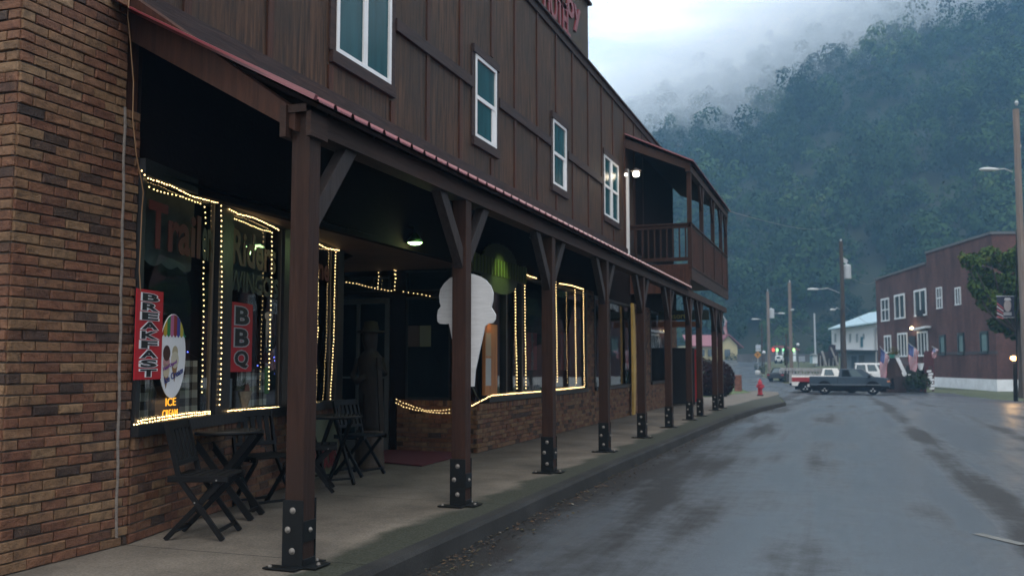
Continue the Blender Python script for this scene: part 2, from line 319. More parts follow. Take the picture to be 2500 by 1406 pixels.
def road_mat():
    m = bpy.data.materials.new('wet_asphalt'); m.use_nodes = True; t = m.node_tree; b = t.nodes['Principled BSDF']
    tcn = N(t, 'ShaderNodeTexCoord'); mpn = N(t, 'ShaderNodeMapping'); mpn.inputs['Scale'].default_value = (1, .34, 1); L(t, tcn.outputs['Object'], mpn.inputs[0])
    n1 = N(t, 'ShaderNodeTexNoise', i_Scale=.8, i_Detail=4., i_Roughness=.5, i_Distortion=.2); L(t, mpn.outputs[0], n1.inputs[0])
    # wheel tracks hold less water: bands across X
    sx = N(t, 'ShaderNodeSeparateXYZ'); L(t, tcn.outputs['Object'], sx.inputs[0])
    def band(c, w):
        a = N(t, 'ShaderNodeMath', operation='SUBTRACT'); L(t, sx.outputs[0], a.inputs[0]); a.inputs[1].default_value = c
        q = N(t, 'ShaderNodeMath', operation='ABSOLUTE'); L(t, a.outputs[0], q.inputs[0])
        r = N(t, 'ShaderNodeMapRange'); r.inputs[1].default_value = 0; r.inputs[2].default_value = w; r.inputs[3].default_value = 1; r.inputs[4].default_value = 0; r.interpolation_type = 'SMOOTHSTEP'; L(t, q.outputs[0], r.inputs[0]); return r.outputs[0]
    tot = None
    for c, w, k in ((-1.75, .95, .24), (-.35, .5, .14), (1.45, .42, .30), (-2.75, .7, .42), (3.1, .5, .16)):
        o_ = N(t, 'ShaderNodeMath', operation='MULTIPLY'); L(t, band(c, w), o_.inputs[0]); o_.inputs[1].default_value = k
        if tot: s_ = N(t, 'ShaderNodeMath', operation='ADD'); L(t, tot, s_.inputs[0]); L(t, o_.outputs[0], s_.inputs[1]); tot = s_.outputs[0]
        else: tot = o_.outputs[0]
    ad = N(t, 'ShaderNodeMath', operation='ADD'); L(t, n1.outputs[0], ad.inputs[0]); L(t, tot, ad.inputs[1])
    mps = N(t, 'ShaderNodeMapping'); mps.inputs['Scale'].default_value = (2.6, .16, 1); L(t, tcn.outputs['Object'], mps.inputs[0]); n5 = N(t, 'ShaderNodeTexNoise', i_Scale=1., i_Detail=6., i_Roughness=.6); L(t, mps.outputs[0], n5.inputs[0])
    n6 = N(t, 'ShaderNodeTexNoise', i_Scale=5., i_Detail=5., i_Roughness=.65); L(t, tcn.outputs['Object'], n6.inputs[0])
    st1 = N(t, 'ShaderNodeMath', operation='MULTIPLY_ADD'); L(t, n5.outputs[0], st1.inputs[0]); st1.inputs[1].default_value = .75; L(t, ad.outputs[0], st1.inputs[2]); st2 = N(t, 'ShaderNodeMath', operation='MULTIPLY_ADD'); L(t, n6.outputs[0], st2.inputs[0]); st2.inputs[1].default_value = .35; L(t, st1.outputs[0], st2.inputs[2]); ad = st2
    dry = N(t, 'ShaderNodeMapRange'); dry.inputs[1].default_value = .98; dry.inputs[2].default_value = 1.42; dry.interpolation_type = 'SMOOTHSTEP'; L(t, ad.outputs[0], dry.inputs[0])
    c = N(t, 'ShaderNodeMixRGB'); L(t, dry.outputs[0], c.inputs[0]); c.inputs[1].default_value = (.056, .067, .080, 1); c.inputs[2].default_value = (.022, .021, .021, 1)  # wet tone paler and bluer: sky sheen is partly put into this colour
    gr = N(t, 'ShaderNodeTexNoise', i_Scale=90., i_Detail=3.); L(t, tcn.outputs['Object'], gr.inputs[0])
    g2 = N(t, 'ShaderNodeMapRange'); g2.inputs[1].default_value = .3; g2.inputs[2].default_value = .7; g2.inputs[3].default_value = .4; g2.inputs[4].default_value = 1.8; L(t, gr.outputs[0], g2.inputs[0])
    cm = N(t, 'ShaderNodeVectorMath', operation='SCALE'); L(t, c.outputs[0], cm.inputs[0]); L(t, g2.outputs[0], cm.inputs['Scale'])
    wn = N(t, 'ShaderNodeTexNoise', i_Scale=1.5, i_Detail=4.); L(t, tcn.outputs['Object'], wn.inputs[0]); wa = N(t, 'ShaderNodeMixRGB', blend_type='ADD'); wa.inputs[0].default_value = .45; L(t, tcn.outputs['Object'], wa.inputs[1]); L(t, wn.outputs['Color'], wa.inputs[2])
    vo = N(t, 'ShaderNodeTexVoronoi', feature='DISTANCE_TO_EDGE', i_Scale=.42); L(t, wa.outputs[0], vo.inputs[0]); ck = N(t, 'ShaderNodeMapRange'); ck.inputs[1].default_value = .0; ck.inputs[2].default_value = .004; ck.inputs[3].default_value = .75; ck.inputs[4].default_value = 1.; L(t, vo.outputs[0], ck.inputs[0])
    cs_ = N(t, 'ShaderNodeVectorMath', operation='SCALE'); L(t, cm.outputs[0], cs_.inputs[0]); L(t, ck.outputs[0], cs_.inputs['Scale']); L(t, cs_.outputs[0], b.inputs['Base Color'])
    ro = N(t, 'ShaderNodeMapRange'); ro.inputs[3].default_value = .30; ro.inputs[4].default_value = .50; L(t, dry.outputs[0], ro.inputs[0]); L(t, ro.outputs[0], b.inputs['Roughness'])
    sp = N(t, 'ShaderNodeMapRange'); sp.inputs[3].default_value = 1.; sp.inputs[4].default_value = .18; L(t, dry.outputs[0], sp.inputs[0]); L(t, sp.outputs[0], b.inputs['Specular IOR Level'])
    bs = N(t, 'ShaderNodeMapRange'); bs.inputs[3].default_value = .3; bs.inputs[4].default_value = .8; L(t, dry.outputs[0], bs.inputs[0])
    bn = N(t, 'ShaderNodeBump', i_Distance=.006); L(t, bs.outputs[0], bn.inputs['Strength']); L(t, gr.outputs[0], bn.inputs['Height']); L(t, bn.outputs[0], b.inputs['Normal'])
    return m
M_ROAD = road_mat()
def conc_mat(name, c1, c2, moss=False):
    m = bpy.data.materials.new(name); m.use_nodes = True; t = m.node_tree; b = t.nodes['Principled BSDF']; b.inputs['Roughness'].default_value = .8; b.inputs['Specular IOR Level'].default_value = .25
    tcn = N(t, 'ShaderNodeTexCoord'); n1 = N(t, 'ShaderNodeTexNoise', i_Scale=1.3, i_Detail=9., i_Roughness=.65); L(t, tcn.outputs['Object'], n1.inputs[0])
    r = N(t, 'ShaderNodeValToRGB'); r.color_ramp.elements[0].position = .32; r.color_ramp.elements[1].position = .66; r.color_ramp.elements[0].color = c1+(1,); r.color_ramp.elements[1].color = c2+(1,); L(t, n1.outputs[0], r.inputs[0])
    gr = N(t, 'ShaderNodeTexNoise', i_Scale=70., i_Detail=4.); L(t, tcn.outputs['Object'], gr.inputs[0])
    g2 = N(t, 'ShaderNodeMapRange'); g2.inputs[1].default_value = .3; g2.inputs[2].default_value = .7; g2.inputs[3].default_value = .72; g2.inputs[4].default_value = 1.25; L(t, gr.outputs[0], g2.inputs[0])
    cm = N(t, 'ShaderNodeVectorMath', operation='SCALE'); L(t, r.outputs[0], cm.inputs[0]); L(t, g2.outputs[0], cm.inputs['Scale']); out = cm.outputs[0]
    if moss:   # the strip past the roof's drip line is wet and mossy
        sx = N(t, 'ShaderNodeSeparateXYZ'); L(t, tcn.outputs['Object'], sx.inputs[0])
        n3 = N(t, 'ShaderNodeTexNoise', i_Scale=1.6, i_Detail=6.); L(t, tcn.outputs['Object'], n3.inputs[0])
        a = N(t, 'ShaderNodeMath', operation='MULTIPLY_ADD'); L(t, n3.outputs[0], a.inputs[0]); a.inputs[1].default_value = .55; L(t, sx.outputs[0], a.inputs[2])
        mr = N(t, 'ShaderNodeMapRange'); mr.inputs[1].default_value = -3.05; mr.inputs[2].default_value = -2.88; mr.interpolation_type = 'SMOOTHSTEP'; L(t, a.outputs[0], mr.inputs[0])
        mo = N(t, 'ShaderNodeValToRGB'); mo.color_ramp.elements[0].position = .35; mo.color_ramp.elements[1].position = .7; mo.color_ramp.elements[0].color = (.022, .024, .014, 1); mo.color_ramp.elements[1].color = (.058, .060, .048, 1); L(t, gr.outputs[0], mo.inputs[0])
        mxn = N(t, 'ShaderNodeMixRGB'); L(t, mr.outputs[0], mxn.inputs[0]); L(t, out, mxn.inputs[1]); L(t, mo.outputs[0], mxn.inputs[2]); out = mxn.outputs[0]
    if moss:
        dv = N(t, 'ShaderNodeMath', operation='DIVIDE'); L(t, sx.outputs[1], dv.inputs[0]); dv.inputs[1].default_value = 2.68; fr_ = N(t, 'ShaderNodeMath', operation='PINGPONG'); L(t, dv.outputs[0], fr_.inputs[0]); fr_.inputs[1].default_value = .5
        jr = N(t, 'ShaderNodeMapRange'); jr.inputs[1].default_value = .0015; jr.inputs[2].default_value = .004; jr.inputs[3].default_value = .35; jr.inputs[4].default_value = 1.; L(t, fr_.outputs[0], jr.inputs[0])
        js = N(t, 'ShaderNodeVectorMath', operation='SCALE'); L(t, out, js.inputs[0]); L(t, jr.outputs[0], js.inputs['Scale']); out = js.outputs[0]
    L(t, out, b.inputs['Base Color'])
    bn = N(t, 'ShaderNodeBump', i_Strength=.35, i_Distance=.006); L(t, gr.outputs[0], bn.inputs['Height']); L(t, bn.outputs[0], b.inputs['Normal']); return m
M_WALK = conc_mat('pavement_concrete', (.092, .078, .064), (.176, .150, .122), True)
M_KERB = conc_mat('wet_kerb', (.012, .012, .012), (.034, .033, .032))
P2 = lambda px, py: tuple(gp(px, py))[:2]
sheet('ground', [(-300, -60), (300, -60), (300, 420), (-300, 420)], -.03, M_GROUND)
roadpts = [(-2.75, -30), (-2.72, 12), (-2.66, 18), (-2.5, 23.6), (-2.3, 29), (-1.95, 36), P2(1905, 968), P2(1870, 964), P2(1815, 952), P2(1795, 930), P2(1780, 905), P2(1762, 886), P2(1755, 877),
           P2(1862, 880), P2(1868, 892), P2(1852, 905), P2(1862, 920), P2(1905, 932), P2(1990, 944), P2(2080, 951), P2(2190, 957), P2(2330, 960), P2(2430, 975), (9.5, 40), (10.5, 30), (10.5, -30)]
sheet('road', roadpts, 0., M_ROAD)
# pavement slab with a real kerb step
KX = lambda y: -2.78 if y < 12 else (-2.78+.035*(y-12)/1.0*.6 if y < 24 else -2.5+.06*(y-24))
kpts = [(KX(y)+.012*noise.noise(Vector((y*1.7, 3, 0))), y) for y in np.arange(-12, 34.5, .5)]
sheet('pavement', [(-12, -12)]+[(x-.13, y) for x, y in kpts]+[P2(1900, 962), P2(1845, 958), P2(1770, 964), (-7, 34), (-12, 34)], .135, M_WALK)
kb = MB()
for (xa, ya), (xb, yb) in zip(kpts, kpts[1:]):
    za, zb = g(ya), g(yb)
    for (s0, s1, t0, t1) in ((-.13, -.02, .137, .137), (-.02, 0, .137, .11), (0, .02, .11, -.02)):
        kb.quad((xa+s0, ya, za+t0), (xa+s1, ya, za+t1), (xb+s1, yb, zb+t1), (xb+s0, yb, zb+t0))
k_ = kb.build('kerb', M_KERB); tag(k_, kind='structure')
# painted marks on the far side
lm = MB()
for a, b in (((2385, 1303), (2500, 1330)), ((2412, 1100), (2500, 1110))):
    p, q = gp(*a), gp(*b); d = (q-p); n_ = Vector((-d.y, d.x, 0)).normalized()*.05
    u = Vector((0, 0, .006)); lm.quad(p-n_+u, q-n_+u, q+n_+u, p+n_+u)
o = lm.build('road_marking', mat('worn_paint', (.15, .15, .14), .6, var=.4, scale=9)); tag(o, kind='structure')
# fallen leaves and grit in the gutter
lt = MB()
for i in range(1700):
    y = 2.5+abs(random.gauss(0, 1))*7 if i % 2 else random.uniform(3, 30)
    x = KX(y)+.03+abs(random.gauss(0, .16)); s = random.uniform(.006, .024); a = random.random()*6.28
    z = g(y)+.004+random.random()*.008; u = Vector((math.cos(a), math.sin(a), random.uniform(-.3, .3)))*s; w = Vector((-math.sin(a), math.cos(a), random.uniform(-.3, .3)))*s*.7; c = Vector((x, y, z+.006))
    lt.quad(c-u, c-w, c+u, c+w, random.random())
m = brickmat('leaf_litter', [(0, (.016, .012, .008)), (.4, (.045, .026, .014)), (.7, (.075, .042, .022)), (.94, (.06, .06, .03)), (1, (.20, .19, .17))])
o = lt.build('leaf_litter', m, tone=True, recalc=False); tag(o, 'brown fallen leaves and grit lying along the wet kerb', 'leaf litter', kind='stuff')
# ------------------------------------------------------------------ the long hotel and its porch
XW = -4.95                                     # wall plane
SF0 = Vector((-4.83, 5.4, 0)); SFD = Vector((-.211, .977, 0)).normalized(); SFN = Vector((.977, .211, 0)).normalized()
def sf(px, py, off=0.): return onP(px, py, SF0+SFN*off, SFN)
hotel = thing('hotel_building', 'long two-storey hotel with brown board siding, brick base and a covered porch', 'hotel', (XW, 5.4, 0))
HB = hotel
# --- near brick wall
YC = atX(14, 900, -4.83).y
ZC = .0677*round(atX(330, 252, -4.83).z/.0677/2)*2; YU = atX(309, 120, -4.83).y
bk = MB(); bricks(bk, (-4.83, YC, 0), (0, 1, 0), 5.36-YC, 0, ZC, (1, 0, 0)); bricks(bk, (-4.83, YC, 0), (0, 1, 0), YU-YC, ZC, 4.4, (1, 0, 0)); bricks(bk, (-4.83, YC, 0), (-1, 0, 0), 2.4, 0, 4.4, (0, -1, 0))
bk.build('brick_wall', M_BRICK, HB, tone=True)
mo = MB(); mo.box((-7.3, YC+.003, -.1), (-4.832, 5.36, ZC)); mo.box((-7.3, YC+.003, ZC+.001), (-4.832, YU-.01, 4.4)); mo.build('brick_core', M_MORTAR, HB)
MB().box((-5.2, YU-.005, ZC), (-4.86, 5.37, 4.3)).build('corner_board', M_BATTEN, HB)
# vertical mortar joint strip at the end of the near wall
jt = MB()
pts = [atX(305-22*k/23+1.2*math.sin(k*1.7), 262+1050*k/23, -4.812) for k in range(24)]
jt.tube(pts, .011, 6); jt.build('mortar_seam', mat('smeared_mortar', (.20, .17, .15), .9, var=.3, scale=30, bump=.6), HB)
# --- brick base under the angled shop window, and the rest of the street wall
lw = MB(); SFL = 4.75
bricks(lw, SF0-Vector((0, .02, 0)), SFD, SFL, 0, .66, SFN); rowlock(lw, SF0-Vector((0, .02, 0)), SFD, SFL, .66, .755, SFN)
ER = 12.38
bricks(lw, (-6.22, ER, 0), (1, 0, 0), 1.27, 0, .66, (0, -1, 0)); rowlock(lw, (-6.22, ER, 0), (1, 0, 0), 1.27, .66, .74, (0, -1, 0))
bricks(lw, (XW, ER, 0), (0, 1, 0), 17.2, 0, .60, (1, 0, 0)); rowlock(lw, (XW, ER, 0), (0, 1, 0), 6.1, .60, .69, (1, 0, 0)); rowlock(lw, (XW, 19.0, 0), (0, 1, 0), 10.4, .60, .69, (1, 0, 0))
bricks(lw, (XW, 18.42, 0), (0, 1, 0), .62, .60, 2.8, (1, 0, 0)); bricks(lw, (XW, 22.95, 0), (0, 1, 0), 2.2, .69, 2.8, (1, 0, 0)); bricks(lw, (XW, 27.9, 0), (0, 1, 0), 1.6, .69, 2.8, (1, 0, 0))
lw.build('brick_base', M_BRICK, HB, tone=True)
mo = MB()
mo.obox(SF0-SFN*.2, SFD*SFL, SFN*.2, (0, 0, .74)); mo.box((-6.22, ER+.003, 0), (XW-.1, ER+.12, .70)); mo.box((XW-.12, ER+.003, 0), (XW-.002, 29.6, .67))
mo.box((XW-.12, 18.42, .60), (XW-.002, 19.04, 2.8)); mo.box((XW-.12, 22.95, .60), (XW-.002, 25.15, 2.8)); mo.box((XW-.12, 27.9, .60), (XW-.002, 29.5, 2.8)); mo.build('base_core', M_MORTAR, HB)
# --- shop window frames (angled bay)
sp = lambda s, z, o=0.: SF0+SFD*s+SFN*o+Vector((0, 0, z))
def sfbar(mb, s0, s1, z0, z1, o0=-.05, o1=.03): mb.obox(sp(s0, z0, o0), SFD*(s1-s0), SFN*(o1-o0), (0, 0, z1-z0))
sS = lambda px, py=800: (sf(px, py)-SF0).dot(SFD)
fr = MB(); SE = sS(832, 700)
sfbar(fr, -.03, SE, .75, .84, -.05, .06); sfbar(fr, -.03, SE, 2.66, 2.78, -.05, .05); sfbar(fr, -.03, .03, .84, 2.66); sfbar(fr, sS(522), sS(556), .84, 2.66, -.05, .035); sfbar(fr, sS(684), sS(706), .84, 2.66, -.05, .035); sfbar(fr, sS(816), SE, .84, 2.66, -.06, .04)
w = fr.build('shop_window', M_DFRAME, HB)
pn = MB(); pn.quad(sp(0, .82, .0), sp(SE, .82, .0), sp(SE, 2.68, .0), sp(0, 2.68, .0)); pn.build('pane', M_GLASS, w, recalc=False)
al = MB()
for px in (512, 680, 803): al = MB(); sfbar(al, sS(px), sS(px)+.02, .84, 2.66, -.02, .012); al.build('glazing_strip', mat('pale_frame_strip', (.13, .10, .075), .4, var=.1), w)
# --- wall above windows, inside walls and ceilings of the porch and room
up = MB()
up.obox(SF0-SFN*.12+Vector((0, 0, 2.78)), SFD*.01, SFN*.1, (0, 0, 1.2))
up.box((XW-.1, 5.38, 2.66), (XW, 29.6, 4.05))                      # header wall carried straight along the street line
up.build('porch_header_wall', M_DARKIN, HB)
so_ = MB(); so_.prism([sp(-.05, 2.665), sp(SE+.5, 2.665), (-7.6, ER, 2.665), (XW-.1, ER, 2.665), (XW-.1, 5.4, 2.665)], (0, 0, .05)); so_.build('recess_soffit', M_SOFFIT, HB)
rm = MB(); e1 = sp(SE, 0)
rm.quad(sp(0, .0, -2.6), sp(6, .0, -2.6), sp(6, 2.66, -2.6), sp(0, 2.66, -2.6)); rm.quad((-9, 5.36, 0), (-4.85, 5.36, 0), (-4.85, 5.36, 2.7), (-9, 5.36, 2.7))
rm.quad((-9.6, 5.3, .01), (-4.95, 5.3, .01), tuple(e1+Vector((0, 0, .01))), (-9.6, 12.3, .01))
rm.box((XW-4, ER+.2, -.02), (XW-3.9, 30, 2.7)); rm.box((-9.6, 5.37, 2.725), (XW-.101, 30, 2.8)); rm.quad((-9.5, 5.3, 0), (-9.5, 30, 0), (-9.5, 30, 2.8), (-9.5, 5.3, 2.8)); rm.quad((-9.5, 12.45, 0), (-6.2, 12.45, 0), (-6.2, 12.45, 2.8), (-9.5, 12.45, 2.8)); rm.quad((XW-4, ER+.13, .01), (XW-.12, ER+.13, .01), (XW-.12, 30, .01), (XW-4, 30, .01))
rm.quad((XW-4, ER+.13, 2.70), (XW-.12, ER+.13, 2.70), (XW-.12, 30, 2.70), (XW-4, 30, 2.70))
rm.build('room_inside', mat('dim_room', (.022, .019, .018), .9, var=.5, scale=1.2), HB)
rt = MB(); rt.quad(tuple(e1), tuple(e1+Vector((-1.6, .25, 0))), tuple(e1+Vector((-1.6, .25, 2.7))), tuple(e1+Vector((0, 0, 2.7)))); rt.build('recess_wall', mat('dark_red_panel', (.05, .018, .014), .7, var=.3), HB)
# --- entrance wall: door, transom, dark panel window
dw = MB()
for x0, x1, z0, z1 in ((-7.6, -7.22, 0, 2.66), (-7.22, -6.22, 2.58, 2.66), (-6.34, -6.22, 0, 2.66), (-7.22, -6.34, 2.26, 2.34), (-6.22, -6.08, .74, 2.66), (-5.36, XW-.02, .74, 2.66), (-6.08, -5.36, 2.26, 2.34)):
    dw.box((x0, ER-.03, z0), (x1, ER+.07, z1))
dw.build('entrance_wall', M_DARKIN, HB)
tr_ = MB()
for x0, x1, z0, z1 in ((-7.22, -6.34, 2.34, 2.37), (-7.22, -6.34, 2.55, 2.58), (-7.22, -7.19, 2.37, 2.55), (-6.37, -6.34, 2.37, 2.55), (-6.66, -6.63, 2.37, 2.55)): tr_.box((x0, ER-.035, z0), (x1, ER+.03, z1))
t_ = tr_.build('transom_window', M_DFRAME, HB); q = MB().quad((-7.2, ER, 2.36), (-6.36, ER, 2.36), (-6.36, ER, 2.56), (-7.2, ER, 2.56)).build('pane', M_GLASS, t_)
d_ = MB()
for x0, x1, z0, z1 in ((-7.22, -7.16, 0, 2.25), (-6.42, -6.35, 0, 2.25), (-7.16, -6.42, 2.17, 2.25), (-7.16, -6.42, 0, .13), (-6.90, -6.86, .13, 2.17), (-7.16, -6.42, 1.05, 1.075)): d_.box((x0, ER-.04, z0), (x1, ER+.02, z1))
dd = d_.build('entrance_door', M_ALU, HB); MB().quad((-7.16, ER-.01, .13), (-6.42, ER-.01, .13), (-6.42, ER-.01, 2.17), (-7.16, ER-.01, 2.17)).build('pane', M_GLASS, dd)
MB().tube([(-6.82, ER-.05, .95), (-6.82, ER-.09, .97), (-6.82, ER-.09, 1.2), (-6.82, ER-.05, 1.22)], .012).build('handle', M_BOLT, dd)
pw = MB(); pw.box((-6.08, ER-.02, .74), (-5.36, ER-.0, .78)); pw.box((-6.08, ER-.02, 2.22), (-5.36, ER, 2.26)); pw.box((-6.08, ER-.02, .78), (-6.05, ER, 2.22)); pw.box((-5.39, ER-.02, .78), (-5.36, ER, 2.22))
pwo = pw.build('side_window', M_DFRAME, HB); MB().quad((-6.05, ER-.005, .78), (-5.39, ER-.005, .78), (-5.39, ER-.005, 2.22), (-6.05, ER-.005, 2.22)).build('pane', M_GLASS, pwo)
tw = MB(); tw.box((-6.08, ER-.02, 2.34), (-5.36, ER, 2.37)); tw.box((-6.08, ER-.02, 2.62), (-5.36, ER, 2.65)); two = tw.build('side_transom', M_DFRAME, HB); MB().quad((-6.08, ER-.005, 2.37), (-5.36, ER-.005, 2.37), (-5.36, ER-.005, 2.62), (-6.08, ER-.005, 2.62)).build('pane', M_GLASS, two)
# --- windows along the street wall
def wall_window(y0, y1, z0, z1, bars, name='shop_window'):
    f = MB(); X0, X1 = XW-.08, XW+.025
    f.box((X0, y0, z0-.07), (X1+.035, y1, z0)); f.box((X0, y0, z1), (X1, y1, z1+.06)); 
    for y in [y0, y1-.06]+bars: f.box((X0, y, z0), (X1, y+.06, z1))
    o = f.build(name, M_DFRAME, HB); MB().quad((XW-.03, y0, z0), (XW-.03, y1, z0), (XW-.03, y1, z1), (XW-.03, y0, z1)).build('pane', M_GLASS, o, recalc=False); return o
Yp = lambda px, py=800: atX(px, py, XW).y
wall_window(ER+.35, 18.42, .77, 2.66, [Yp(1232), Yp(1266)+.1, Yp(1352)-.15]); wall_window(19.05, 22.9, .77, 2.66, [20.4]); wall_window(25.18, 27.88, .77, 2.66, [])
# --- orange lit posters and wooden jamb by the cone
# --- upper storey
us = MB(); ZT = 7.60; Y1 = 29.2
us.box((XW-.18, 5.37, 3.95), (XW, Y1, ZT)); us.box((XW-6, 5.37, 3.95), (XW-.18, 5.5, ZT)); us.box((XW-6, Y1-.1, 0.2), (XW-.18, Y1, ZT))
us.build('board_siding', M_SIDING, HB)
wins = [((823, -330), (949, 210), 'V'), ((1157, 131), (1208, 366), 'H'), ((1347, 289), (1380, 470), 'H'), ((1472, 376), (1508, 547), 'D')]
wy = []
for (ax, ay), (bx, by), st in wins:
    a, b = atX(ax, ay, XW), atX(bx, by, XW); wy.append((a.y, b.y, b.z, a.z))
BY = [atX(px, 300, XW).y for px in (446, 652, 803, 955, 1042, 1122, 1199, 1256, 1311, 1357, 1397, 1435, 1468, 1495, 1523, 1546, 1566)]
bt = MB()
for y in BY:
    bw = .045; segs = [(4.1, ZT-.1)]
    for (ya, yb, za, zb) in wy:
        if ya-.12 < y < yb+.12: segs = [(4.1, za-.17), (zb+.17, ZT-.1)]
    for z0, z1 in segs:
        if z1 > z0: MB().box((XW, y-bw, z0), (XW+.022, y+bw, z1)).build('batten', M_BATTEN, HB)
tb = MB()
tb.box((XW, 5.37, 3.90), (XW+.035, Y1, 4.10)); tb.box((XW, 5.37, ZT-.11), (XW+.04, Y1, ZT+.03)); tb.box((XW-.2, 5.37, ZT+.03), (XW+.09, Y1, ZT+.07))
zb = 5.36
for ya, yb in ((wy[0][1]+.12, wy[1][0]-.12), (wy[1][1]+.12, wy[2][0]-.12), (wy[2][1]+.12, wy[3][0]-.12)): tb.box((XW, ya, zb-.11), (XW+.045, yb, zb+.04))
for k, (ya, yb, za, zb_) in enumerate(wy):
    tb.box((XW, ya-.10, za-.13), (XW+.05, yb+.10, za)); tb.box((XW, ya-.10, zb_), (XW+.05, yb+.10, zb_+.12)); tb.box((XW, ya-.12, za), (XW+.024, ya, zb_)); tb.box((XW, yb, za), (XW+.024, yb+.12, zb_))
tb.build('trim_boards', M_TRIM, HB)
for k, (ya, yb, za, zb_) in enumerate(wy):
    f = MB(); fw = .055; X0, X1 = XW-.02, XW+.035
    f.box((X0, ya, za), (X1, yb, za+fw)); f.box((X0, ya, zb_-fw), (X1, yb, zb_)); f.box((X0, ya, za+fw), (X1, ya+fw, zb_-fw)); f.box((X0, yb-fw, za+fw), (X1, yb, zb_-fw)); ym = (ya+yb)/2; zm = (za+zb_)/2
    if k == 0: f.box((X0, ym-.04, za+fw), (X1-.004, ym-.003, zb_-fw)); f.box((X0, ym+.003, za+fw), (X1-.004, ym+.05, zb_-fw))
    elif k == 3: f.box((X0, ym-.10, za+fw), (X1-.003, ym+.10, zb_-fw)); f.box((X0, ya+fw, zm-.03), (X1-.006, ym-.10, zm+.03)); f.box((X0, ym+.10, zm-.03), (X1-.006, yb-fw, zm+.03))
    else:
        f.box((X0, ya+fw, zm-.04), (X1-.004, yb-fw, zm+.02)); f.box((X0, yb-fw-.12, za+fw), (X1-.012, yb-fw, zm-.04))
    o = f.build('window', M_WHITE, HB)
    MB().box((XW+.0, ya+fw*.8, za+fw*.8), (XW+.01, yb-fw*.8, zb_-fw*.8)).build('pane', M_TEAL, o)
# --- parapet sign board with its letters, floodlit green
sg = MB(); SY0, SY1 = 12.6, 18.72; SZ1 = 8.95
sg.box((XW-.16, SY0, ZT+.07), (XW+.01, SY1, SZ1)); s_o = sg.build('parapet_signboard', wood('signboard_wood', (.05, .034, .022), (.085, .06, .035), grey=(.04, .036, .034)), HB)
MB().box((XW-.2, SY0, SZ1), (XW+.09, SY1+.06, SZ1+.05)).build('coping', M_TRIM, s_o)
M_PINK = mat('letter_red', (.17, .022, .030), .5, var=.15)
for s_, yA, z_, sz, ln in (('HOTEL', 15.5, 7.70, .60, 1.75), ('McCoy', 15.15, 8.18, .56, 2.85)):
    mb = text_mb(s_, sz*1.35, (XW+.015, yA, z_), (0, 1, 0), (0, 0, 1), .03, .025)
    ys = [v.y for v in mb.v]; k = ln/(max(ys)-min(ys)); y0 = min(ys)
    for v in mb.v: v.y = yA+(v.y-y0)*k
    mb.build('sign_lettering', M_PINK, s_o)
lp = bpy.data.lights.new('sign_flood', 'SPOT'); lp.energy = 22; lp.color = (.72, 1, .32); lp.spot_size = R(70); lp.spot_blend = .8; lp.shadow_soft_size = .06
lo = bpy.data.objects.new('sign_flood', lp); COL.objects.link(lo); lo.location = (XW+.75, 14.4, 7.75); lo.rotation_euler = (Vector((XW, 15.0, 8.3))-lo.location).to_track_quat('-Z', 'Y').to_euler()
fl = thing('flood_lamp', 'green floodlight on an arm below the hotel lettering', 'flood lamp', (XW+.75, 14.4, 7.7)); lo.parent = fl; lo.location = (0, 0, .07)
MB().tube([(XW+.04, 14.4, 7.55), (XW+.6, 14.4, 7.6), (XW+.75, 14.4, 7.68)], .014).build('arm', M_BLACK, fl); MB().lathe([(.03, 0), (.07, .03), (.09, .045)], (XW+.75, 14.4, 7.66)).build('shade', M_BLACK, fl)
rb = MB(); rb.prism([(XW-.1, 18.8, ZT+.02), (XW-.1, Y1, ZT+.02), (XW-3, Y1, ZT+.9), (XW-3, 18.8, ZT+.9)], (0, 0, .06)); rb.prism([(XW-.1, 22.2, ZT+.10), (XW-.1, Y1+.2, ZT+.10), (XW-.5, Y1+.2, ZT+.2), (XW-.5, 22.2, ZT+.2)], (0, 0, .1)); rb.build('main_roof', M_TRIM, HB)
# --- porch roof: ribbed red metal sheets from the wall (z 3.86) down to the eave (z 2.96)
EX, EZ, WZ = -3.10, 2.955, 3.92; YE = 20.8
rf = MB()
def rp_(x, y): return Vector((x, y, EZ+(WZ-EZ)*(x-EX)/(XW+.0-EX)))
n_rib = int((YE-5.0)/.23)
for i in range(n_rib):
    y0 = 5.02+i*.23; y1 = y0+.23; a0 = (EX, y0); 
    prof = [(y0, 0), (y1-.045, 0), (y1-.033, .02), (y1-.012, .02), (y1, 0)]
    for (ya, ha), (yb, hb) in zip(prof, prof[1:]):
        A, B = rp_(EX, ya), rp_(EX, yb); Ci, D = rp_(XW, yb+.0), rp_(XW, ya)
        rf.quad(A+Vector((0, 0, ha)), B+Vector((0, 0, hb)), Ci+Vector((0, 0, hb)), D+Vector((0, 0, ha)))
    rf.quad(rp_(EX, y0), rp_(EX, y1-.045), rp_(EX, y1-.045)+Vector((0, 0, -.014)), rp_(EX, y0)+Vector((0, 0, -.014)))
r_o = rf.build('porch_roof', M_ROOF, HB, recalc=False)
rk = MB(); A = Vector((EX, 4.985, EZ)); B = atX(315, 22, -4.83); rk.bar(A+Vector((0, 0, .005)), B+Vector((0, .0, .0)), .03, .034); rk.build('rake_flashing', M_ROOF, r_o)
ud = MB(); ud.prism([rp_(EX-.02, 5.03)-Vector((0, 0, .03)), rp_(EX-.02, YE)-Vector((0, 0, .03)), rp_(XW, YE)-Vector((0, 0, .03)), rp_(XW, 5.03+.3)-Vector((0, 0, .03))], (0, 0, -.03))
for i in range(26): y = 5.35+i*.61; ud.bar(rp_(EX-.12, y)-Vector((0, 0, .10)), rp_(XW, y)-Vector((0, 0, .10)), .045, .11)
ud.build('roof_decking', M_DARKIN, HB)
bm_ = MB(); BX0, BX1 = -3.36, -3.20
